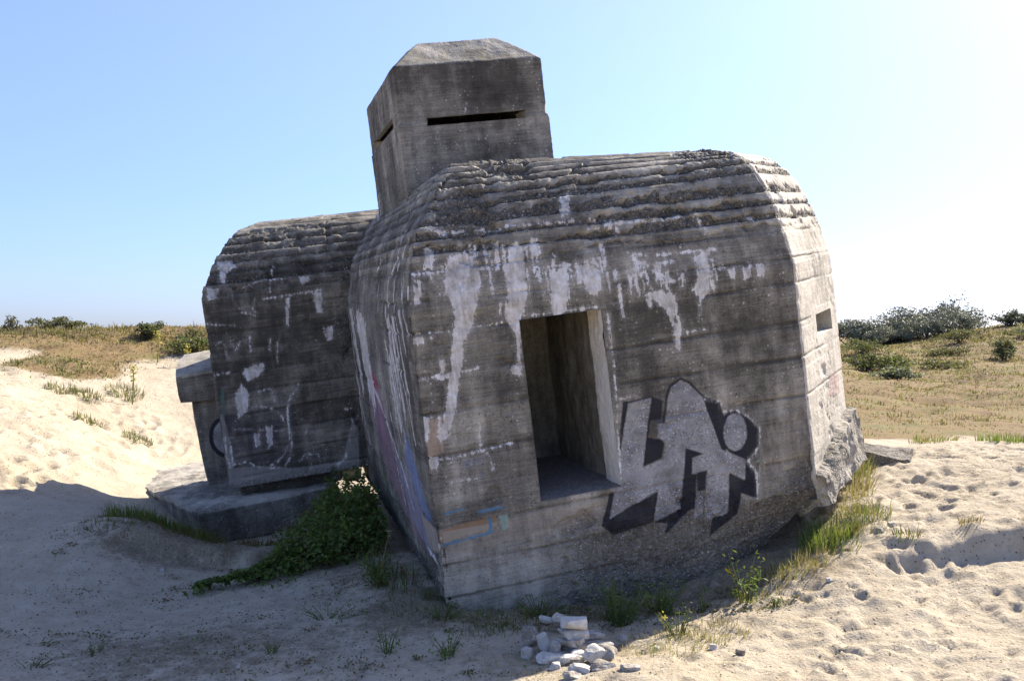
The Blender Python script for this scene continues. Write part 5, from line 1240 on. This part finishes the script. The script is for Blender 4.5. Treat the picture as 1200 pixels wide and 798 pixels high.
def shrub(x, y, w, h, n, leaf, stops, seed, sparse=.0, trunk=.04, mat=None, zoff=0.):
    """open woody shrub: limbs, then leaf clumps round their ends"""
    r = np.random.default_rng(seed); lv, st = Leaves(), Leaves(); z = gh1(x, y)+zoff
    tips = []
    for i in range(11):
        a = r.uniform(0, 2*np.pi); f = r.uniform(.25, 1); up = h*(.95-.55*f*f)*r.uniform(.7, 1.05)
        tip = np.array([x+w*.5*f*math.cos(a), y+w*.5*f*math.sin(a), z+up]); b0 = np.array([x+r.normal(0, .05), y+r.normal(0, .05), z-.1])
        mid = b0*.45+tip*.55+np.array([r.normal(0, .06*w), r.normal(0, .06*w), .10*h])
        st.tube([b0, (b0+mid)/2+r.normal(0, .03*w, 3), mid, tip], trunk, trunk*.25, (.12, .10, .075), 5); tips += [tip, mid*.5+tip*.5, mid]
        for _ in range(2):
            t2 = mid+(tip-mid)*r.uniform(0, 1)+r.normal(0, .16, 3)*np.array([w, w, h]); st.tube([mid, (mid+t2)/2+r.normal(0, .02*w, 3), t2], trunk*.4, trunk*.12, (.12, .10, .075), 4); tips.append(t2)
    tips = np.array(tips); k = r.integers(0, len(tips), n)
    c = tips[k]+r.normal(size=(n, 3))*np.array([w, w, h])*(.075-.02*sparse)
    c[:, 2] = np.maximum(c[:, 2], z+.02)
    lv.leaves(c, leaf*r.uniform(.6, 1.3, n), rnormal(n, .35), cmix(n, stops), .5)
    return [('crown', lv, mat or M_LEAF), ('trunk', st, M_STEM)]
plant('dune_shrub', 'small leafless looking dune shrub leftmost on the left crest', 'shrub', -12.3, 24.0, shrub(-12.3, 24.0, .45, .5, 260, .07, [(.15, .14, .12), (.12, .10, .08)], 1, 1, .025))
plant('dune_shrub', 'wide open dune shrub on the left crest', 'shrub', -11.4, 24.3, shrub(-11.4, 24.3, 1.5, .36, 1100, .08, DUNE, 2, 1, .03))
plant('dune_shrub', 'dense dark dune shrub on the left crest', 'shrub', -8.98, 24.2, shrub(-8.98, 24.2, .75, .42, 1200, .08, [(.06, .075, .035), (.09, .10, .05)], 3, 0, .03))
plant('dune_shrub', 'thin twiggy shrub on the left crest nearest the bunker', 'shrub', -8.05, 24.2, shrub(-8.05, 24.2, .7, .38, 300, .07, DUNE, 4, 1, .025))
plant('dune_shrub', 'round green shrub hugging the dune just left of the bunker', 'shrub', -7.6, 23.4, shrub(-7.6, 23.4, 1.3, .4, 1500, .09, DUNE+GREEN[2:3], 5, 0, .03))

# ------------------------------------------------------------------ stones
def stone_mesh(sx, sy, sz, seed):
    r = np.random.default_rng(seed)
    n = 12; u = np.linspace(-1, 1, n); Vs, Fs, o = [], [], 0
    for ax in range(3):
        for sg in (-1, 1):
            a, b = np.meshgrid(u, u); c = np.full_like(a, sg); v = [None]*3; v[ax] = c; v[(ax+1) % 3] = a; v[(ax+2) % 3] = b
            f = grid_faces(n, n); Vs.append(np.stack([q.ravel() for q in v], 1)); Fs.append((f if sg > 0 else f[:, ::-1])+o); o += n*n
    V = np.vstack(Vs); F = np.vstack(Fs)
    V = V*.74+V/np.linalg.norm(V, axis=1, keepdims=True)*.34
    for _ in range(7):                                        # broken facets
        d = r.normal(size=3)*np.array([1, 1, .55]); d /= np.linalg.norm(d); lim = r.uniform(.62, .95); e = V@d-lim
        V = V-np.maximum(e, 0)[:, None]*d*.95
    V = V+np.stack([fbm(V+seed, 1.6, 4, 5)-.5, fbm(V+seed, 1.6, 4, 15)-.5, fbm(V+seed, 1.6, 4, 25)-.5], 1)*.30
    V = V*np.array([sx, sy, sz])/2
    return V, F
def stone(x, y, dz, sx, sy, sz, rz, tilt, label, seed, grp=True):
    V, F = stone_mesh(sx, sy, sz, seed)
    o = mesh_obj('stone', V, F, M_STONE); o.location = (x, y, gh1(x, y)+dz); o.rotation_euler = (tilt[0], tilt[1], rz)
    return tag(o, label, 'stone', 'pale concrete stones piled in front of the bunker' if grp else None)
K = .0063
STONES = [
 (.10, 7.22, .07, .13, .10, .15, .2, (0, .15), 'upright pale egg shaped stone leftmost in the pile'),
 (.07, 7.02, .03, .09, .08, .075, .4, (0, 0), 'small rounded stone just below the upright leftmost stone'),
 (.21, 7.14, .06, .07, .09, .14, .3, (.1, -.35), 'thin stone leaning left behind the middle of the pile'),
 (.28, 7.02, .05, .07, .08, .15, .1, (.2, .15), 'narrow pointed stone leaning beside the first stack slab'),
 (.37, 7.62, .10, .20, .16, .08, .3, (-.5, .2), 'large flat slab tilted towards the viewer at the back of the pile'),
 (.25, 7.60, .09, .13, .09, .05, .2, (-.2, .3), 'flat pale chip at the back left of the large tilted slab'),
 (.455, 7.06, .05, .18, .15, .075, .1, (0, .03), 'lowest slab of the tall stack'),
 (.445, 7.06, .105, .21, .16, .055, .5, (.03, -.03), 'second slab from the bottom of the tall stack'),
 (.44, 7.08, .155, .21, .16, .055, .2, (0, .03), 'third slab from the bottom of the tall stack'),
 (.475, 7.08, .225, .19, .15, .085, .3, (-.05, -.08), 'brownish thick slab topmost on the tall stack'),
 (.63, 7.32, .03, .16, .13, .05, .1, (0, 0), 'lowest slab of the low stack right of the tall stack'),
 (.62, 7.34, .08, .14, .12, .045, .4, (0, .06), 'upper slab of the low stack right of the tall stack'),
 (.67, 7.12, .05, .17, .12, .06, .0, (0, -.04), 'wide flat beige stone right of the tall stack'),
 (.46, 6.90, .03, .13, .11, .07, .3, (0, 0), 'blocky stone directly in front of the tall stack'),
 (.33, 6.98, .03, .18, .12, .05, -.2, (0, 0), 'long low stone left of the tall stack foot'),
 (.24, 6.84, .03, .16, .11, .055, .1, (0, .1), 'flat bluish stone at the front left edge of the pile'),
 (.37, 6.82, .03, .13, .10, .055, .5, (0, 0), 'middle stone in the front row of the pile'),
 (.455, 6.80, .025, .10, .08, .045, .1, (0, 0), 'small bright chip in the front row of the pile'),
 (.57, 6.80, .05, .13, .12, .12, .5, (.1, .1), 'chunky angular block at the front right of the pile'),
 (.68, 6.83, .05, .17, .13, .10, -.4, (0, .25), 'wedge shaped stone rightmost in the pile'),
 (.48, 6.57, .02, .17, .12, .06, -.3, (0, .1), 'flat sunlit stone in front of the pile, left of two'),
 (.63, 6.56, .02, .17, .12, .05, .1, (0, 0), 'flat sunlit stone in front of the pile, right of two'),
 (.40, 6.44, .01, .11, .09, .05, .2, (0, 0), 'small half buried stone at the very bottom edge'),
 (.84, 6.40, .02, .14, .10, .06, .3, (0, 0), 'grey stone lying alone on the sunlit sand at the bottom right of the pile'),
 (.88, 7.44, .02, .07, .06, .05, .1, (0, 0), 'little round stone in the weeds right of the pile'),
 (.29, 6.72, .015, .09, .08, .04, .7, (0, 0), 'little chip half buried at the front of the pile'),
]
for i, (x, y, dz, sx, sy, sz, rz, tl_, lab) in enumerate(STONES): stone(.45+(x-.45)*.90, 7.05+(y-7.05)*.9, dz-.006, sx*1.04, sy*1.1, sz*1.04, rz, tl_, lab, 40+i)
for i, (x, y, s, lab) in enumerate([(3.54, 9.08, .09, 'bluish round stone on open sand right of the grass clumps'), (1.45, 7.02, .06, 'small grey stone on sand right of the low dry grass'), (1.62, 6.88, .07, 'pale flat pebble on trampled sand at the bottom centre right'), (-3.55, 9.9, .07, 'white pebble in the shade left of the slab'), (1.05, 7.1, .05, 'dark pebble in the low dry grass'), (2.62, 8.05, .05, 'little stone on trampled sand below the straw grass'), (3.36, 8.9, .08, 'brown half buried stone near the bluish round stone'), (.62, 6.9, .04, 'tiny chip wedged beside the angular block'), (-1.9, 6.75, .04, 'small pale pebble in the shaded sand at the bottom left')]):
    stone(x, y, .012, s, s*.85, s*.75, i, (.1, .1), lab, 90+i, False)
# added yellowish lump, coloured to stand for sunlit sand under the wing edge
yl = mesh_obj('stone', *stone_mesh(.24, .16, .17, 133), mat_plain('sunlit_sand_ochre', (.45, .33, .14))); p_ = ORIGIN + TILT @ Vector((-.22, 5.35, -.27)); yl.location = p_
tag(yl, 'yellow ochre lump added in place of a sunlit sand patch under the right end of the side wing', 'stone')

# shell grit and twigs strewn over the shaded sand
lv = Leaves(); n = 2600
gx_ = rng.normal(-1.6, 1.9, n); gy_ = rng.uniform(6.0, 9.6, n)
m = (gx_ < .3)|(gy_ < 7.0); gx_, gy_ = gx_[m], gy_[m]; n = len(gx_)
pos = np.stack([gx_, gy_, gh(gx_, gy_)+.006], 1)
lv.leaves(pos, rng.uniform(.008, .026, n), rnormal(n, 1.2), np.where(rng.uniform(0, 1, (n, 1)) < .5, cmix(n, [(.45, .43, .40), (.30, .28, .26)]), cmix(n, [(.07, .06, .04), (.05, .06, .03), (.12, .09, .05)])), .6)
tag(lv.build('ground_litter', M_STEM), 'shell grit, chips and bits of dry plant on the shaded sand', 'litter', kind='stuff')

# tiny creeping weeds and dead bits of plant in the shaded sand, and along the wall foot
lv = Leaves(); cen = np.concatenate([np.stack([rng.uniform(-4.6, .3, 90), rng.uniform(6.3, 9.6, 90)], 1), np.stack([rng.uniform(-4.8, -2.4, 40), rng.normal(10.6, .4, 40)], 1), np.stack([rng.uniform(-.5, 2.3, 60), rng.uniform(-.5, .1, 60)+8.05], 1)])
cen[-60:, 1] += .26*(cen[-60:, 0])*.45
for (x, y) in cen:
    n = int(rng.integers(10, 46)); r = rng.uniform(.03, .16); px2 = x+rng.normal(0, r, n); py2 = y+rng.normal(0, r*.6, n)
    lv.leaves(np.stack([px2, py2, gh(px2, py2)+rng.uniform(.003, .03, n)], 1), rng.uniform(.012, .034, n), rnormal(n, .6), cmix(n, GREEN[:2]+BROWN if rng.random() < .6 else BROWN+[(.05, .04, .025)]), .5)
tag(lv.build('creeping_weeds', M_LEAF), 'tiny creeping weeds and dead plant bits scattered over the shaded sand', 'weeds', kind='stuff')

# ------------------------------------------------------------------ dune vegetation as ground cover
def cover(name, label, n, xr, yr, hmin, hmax, stops_lists, lo, clump=True, rad=.16, wid=.022):
    """low dune turf: short blades set in tufts; the tufts gather in patches"""
    lv = Leaves(); x = rng.uniform(*xr, n); y = yr[0]+(yr[1]-yr[0])*rng.uniform(0, 1, n)**1.3
    v = veg_mask(x, y, base_height(x, y)); cl = fbm(np.stack([x*.7, y, x*0], 1), .9, 3, 181)
    k = (v > lo+.5*rng.uniform(0, 1, n)) & ((cl > .36+.30*rng.uniform(0, 1, n)) if clump else (cl > -1))
    x, y = x[k], y[k]
    pn = fbm(np.stack([x*.6, y, x*0], 1), .55, 3, 171)+rng.normal(0, .03, len(x))
    per = 9
    for q, stops in enumerate(stops_lists):
        a0, a1 = np.quantile(pn, [q/len(stops_lists), (q+1)/len(stops_lists)]); mm = (pn >= a0) & (pn <= a1)
        xs, ys = np.repeat(x[mm], per), np.repeat(y[mm], per); c = len(xs); d = ys/22.
        a = rng.uniform(0, 2*np.pi, c); r = rad*d*np.sqrt(rng.uniform(0, 1, c)); bx, by = xs+r*np.cos(a), ys+r*np.sin(a)
        h = rng.uniform(hmin, hmax, c)*np.repeat(rng.uniform(.5, 1.5, c//per), per)
        lv.blades(np.stack([bx, by, gh(bx, by)-.02], 1), h*(.6+.4*d), wid*d*rng.uniform(.7, 1.4, c), rng.uniform(.2, 1.25, c), a, cmix(c, stops))
    return tag(lv.build(name, M_GRASS), label, 'grass', kind='stuff')
DARKB = [(.09, .06, .03), (.13, .09, .045), (.07, .06, .03)]
cover('dune_moss', 'short brown moss and dry turf on the left dune top', 9000, (-17, -1), (16, 27), .015, .07, [DARKB+BROWN, BROWN+STRAW[2:], STRAW+DUNE, DARKB+DUNE], .15, False, .35, .026)
cover('meadow_moss', 'short brown moss and dry turf on the right dune slope', 15000, (3, 34), (12.8, 62), .012, .05, [DARKB+BROWN, BROWN+STRAW[2:], STRAW[2:]+DUNE, BROWN+DUNE], .15, False, .40, .028)
cover('dune_grass', 'mixed dry and green dune grass tufts on the left dune top', 5600, (-17, -1), (16, 27), .05, .17, [BROWN+STRAW, STRAW+DUNE, DUNE+BROWN, BRIGHT[:1]+DUNE+STRAW], .25)
cover('meadow_grass', 'dry straw and green grass tufts on the right dune slope', 16000, (3, 34), (12.5, 64), .03, .12, [BROWN+STRAW[2:], STRAW+BROWN, BRIGHT[:1]+STRAW+BROWN, BRIGHT+STRAW], .2)
sparse(tuft_thing('grass_clump', 'bright green grass strip at the sand edge on the far right', 'grass clump', 6.5, 12.9, [(0, 0, 260, .35, .16, .012, BRIGHT, .9), (-.9, .1, 160, .3, .14, .012, BRIGHT+STRAW, .9), (.6, 0, 200, .35, .15, .012, BRIGHT, .9)]))

# ------------------------------------------------------------------ buckthorn thicket and heath shrubs on the right
protos = []
for sd, (w, h) in enumerate([(3.2, 2.5), (2.6, 2.0), (3.6, 2.1)]):
    lv, st = Leaves(), Leaves(); r = np.random.default_rng(300+sd)
    lobes = [(r.normal(0, w*.24), r.normal(0, w*.24), h*r.uniform(.35, .78), w*r.uniform(.17, .28)) for _ in range(13)]
    for (lx, ly, lz, lr) in lobes:
        q = 330; d = r.normal(size=(q, 3)); d /= np.linalg.norm(d, axis=1, keepdims=True); rad = lr*(1-.5*r.uniform(0, 1, q)**2)[:, None]*(1+.25*(fbm(d+lx*3, 2.2, 2, 9)-.5))[:, None]
        c = np.array([lx, ly, lz])+d*rad*np.array([1, 1, .85]); c[:, 2] = np.maximum(c[:, 2], .02)
        lv.leaves(c, r.uniform(.10, .22, q), (lambda v: v/np.linalg.norm(v, axis=1, keepdims=True))(d*.8+r.normal(size=(q, 3))*.7), cmix(q, GREY), .5)
        st.tube([(r.normal(0, .1), r.normal(0, .1), -.2), (lx*.5, ly*.5, lz*.5), (lx, ly, lz)], .07, .02, (.11, .09, .07), 5)
    protos.append((lv.build('crown', M_BUCK), st.build('trunk', M_STEM)))
BUCK = [(21.2, 60.5, 1.00, 0, 0), (22.6, 61.5, 1.15, .6, 1), (24.0, 61, 1.0, 1.9, 2), (25.4, 62, 1.10, 2.6, 0), (26.4, 60.5, .95, .3, 1), (27.6, 62.5, 1.2, 4.0, 2), (27.6, 61.5, .95, 3.3, 0), (23.3, 59.0, .75, 5.0, 1), (25.0, 58.6, .7, 1.2, 2), (27.0, 58.6, .75, 2.2, 0), (26.4, 58.8, .7, .9, 1), (22.0, 58.6, .65, 4.4, 0), (20.0, 62.5, 1.1, 3.9, 1)]
used = set()
for (x, y, s, rz, pi) in BUCK:
    e = empty('buckthorn_bush', (x, y, gh1(x, y)-.05), rz); e.scale = (s, s, s*.74)
    tag(e, 'dense grey green buckthorn bush merging into the thicket on the right skyline', 'bush', 'buckthorn bushes in the thicket on the right skyline')
    for src in protos[pi]:
        if pi in used: c = src.copy(); C.objects.link(c)
        else: c = src
        c.parent = e
    used.add(pi)
plant('buckthorn_tree', 'single taller round crowned tree standing clear at the right end of the thicket', 'tree', 28.3, 63, shrub(28.3, 63, 2.0, 2.5, 1500, .18, GREY, 9, 0, .07, M_BUCK))
plant('dune_shrub', 'dark bush at the far right skyline above the turf slope', 'shrub', 31.2, 58, shrub(31.2, 58, 2.8, .8, 2200, .17, GREY, 10, 0, .05, M_BUCK))
plant('dune_shrub', 'low bush beside the dark bush on the far right skyline', 'shrub', 29.5, 58, shrub(29.5, 58, 2.0, 1.0, 1300, .16, GREY+DUNE, 11, 0, .05, M_BUCK))
for (x, y, w, h, cols_, sd, lab) in [
  (14.3, 39.5, 2.0, .75, [(.05, .065, .03), (.08, .09, .04)], 12, 'dark low bush on the turf slope close to the bunker'),
  (15.6, 39.9, 1.8, .7, BRIGHT+DUNE, 13, 'light green bush beside the dark low bush on the turf slope'),
  (22.2, 44.0, 1.4, .9, [(.07, .08, .045), (.10, .10, .06)], 14, 'dark bush on the turf slope near the right edge'),
  (18.3, 50.5, 2.8, .8, DUNE+BRIGHT[:1], 15, 'yellowish scrub below the thicket near the bunker'),
  (24.0, 52.0, 2.8, .75, DUNE+[(.16, .13, .07)], 16, 'olive scrub patch below the middle of the thicket'),
  (21.0, 47.0, 2.4, .5, DUNE+STRAW[2:], 17, 'flat brown scrub in the middle of the turf slope'),
  (14.0, 35.5, 1.6, .5, GREY+BRIGHT[:1], 18, 'pale grey green scrub at the bunker edge of the turf slope'),
  (27.5, 52.0, 2.5, .55, DUNE+BRIGHT, 19, 'green scrub strip high on the right slope'),
  (18.0, 41.0, 2.4, .4, DUNE+STRAW[2:], 20, 'flat olive heath patch halfway up the turf slope')]:
    plant('dune_shrub', lab, 'shrub', x, y, shrub(x, y, w, h, 1500, .12, cols_, sd, 0, .03))

# ------------------------------------------------------------------ sky, sun, camera
SUN_AZ, SUN_EL = math.radians(49), math.radians(39.5)     # azimuth measured from straight ahead (+Y) to the right (+X)
w_ = bpy.data.worlds.new('World'); scene.world = w_; w_.use_nodes = True
nt = w_.node_tree; nt.nodes.clear()
sky = nt.nodes.new('ShaderNodeTexSky'); sky.sky_type = 'NISHITA'; sky.sun_disc = False
sky.sun_elevation = SUN_EL; sky.sun_rotation = SUN_AZ; sky.altitude = 10; sky.air_density = 1.0; sky.dust_density = .75; sky.ozone_density = 1.6
bg = nt.nodes.new('ShaderNodeBackground'); bg.inputs[1].default_value = .058
ow = nt.nodes.new('ShaderNodeOutputWorld'); tn_ = nt.nodes.new('ShaderNodeMix'); tn_.data_type = 'RGBA'; tn_.blend_type = 'MULTIPLY'; tn_.inputs[0].default_value = 1; tn_.inputs[7].default_value = (.95, .915, 1.12, 1); nt.links.new(sky.outputs[0], tn_.inputs[6]); 
geo_ = nt.nodes.new('ShaderNodeTexCoord'); sx_ = nt.nodes.new('ShaderNodeSeparateXYZ'); nt.links.new(geo_.outputs['Generated'], sx_.inputs[0])
mr_ = nt.nodes.new('ShaderNodeMapRange'); mr_.interpolation_type = 'SMOOTHSTEP'; nt.links.new(sx_.outputs[2], mr_.inputs[0])
mr_.inputs[1].default_value = .42; mr_.inputs[2].default_value = 0.0; mr_.inputs[3].default_value = 0.0; mr_.inputs[4].default_value = 1.0
hz_ = nt.nodes.new('ShaderNodeMix'); hz_.data_type = 'RGBA'; hz_.blend_type = 'MULTIPLY'; nt.links.new(mr_.outputs[0], hz_.inputs[0])
nt.links.new(tn_.outputs[2], hz_.inputs[6]); hz_.inputs[7].default_value = (.56, .68, .90, 1)      # sea air: the low sky stays bluish
nt.links.new(hz_.outputs[2], bg.inputs[0]); nt.links.new(bg.outputs[0], ow.inputs[0])
sd = bpy.data.lights.new('sun', 'SUN'); sd.energy = 2.9; sd.angle = math.radians(.55); sd.color = (1, .91, .78)
so = bpy.data.objects.new('sun', sd); C.objects.link(so)
dirv = Vector((math.sin(SUN_AZ)*math.cos(SUN_EL), math.cos(SUN_AZ)*math.cos(SUN_EL), math.sin(SUN_EL)))
so.rotation_euler = dirv.to_track_quat('Z', 'Y').to_euler(); so.location = (20, 20, 30)
cd = bpy.data.cameras.new('camera'); cam = bpy.data.objects.new('camera', cd); C.objects.link(cam)
cam.location = (0, 0, 2.1); cam.rotation_euler = (math.radians(90), 0, 0)
cd.sensor_width = 36; cd.lens = 36*1143/1200; cd.clip_end = 5000; scene.camera = cam
vs_ = scene.view_settings; vs_.view_transform = 'Standard'; vs_.look = 'None'; vs_.gamma = 1; vs_.use_curve_mapping = False; vs_.exposure = 2.0
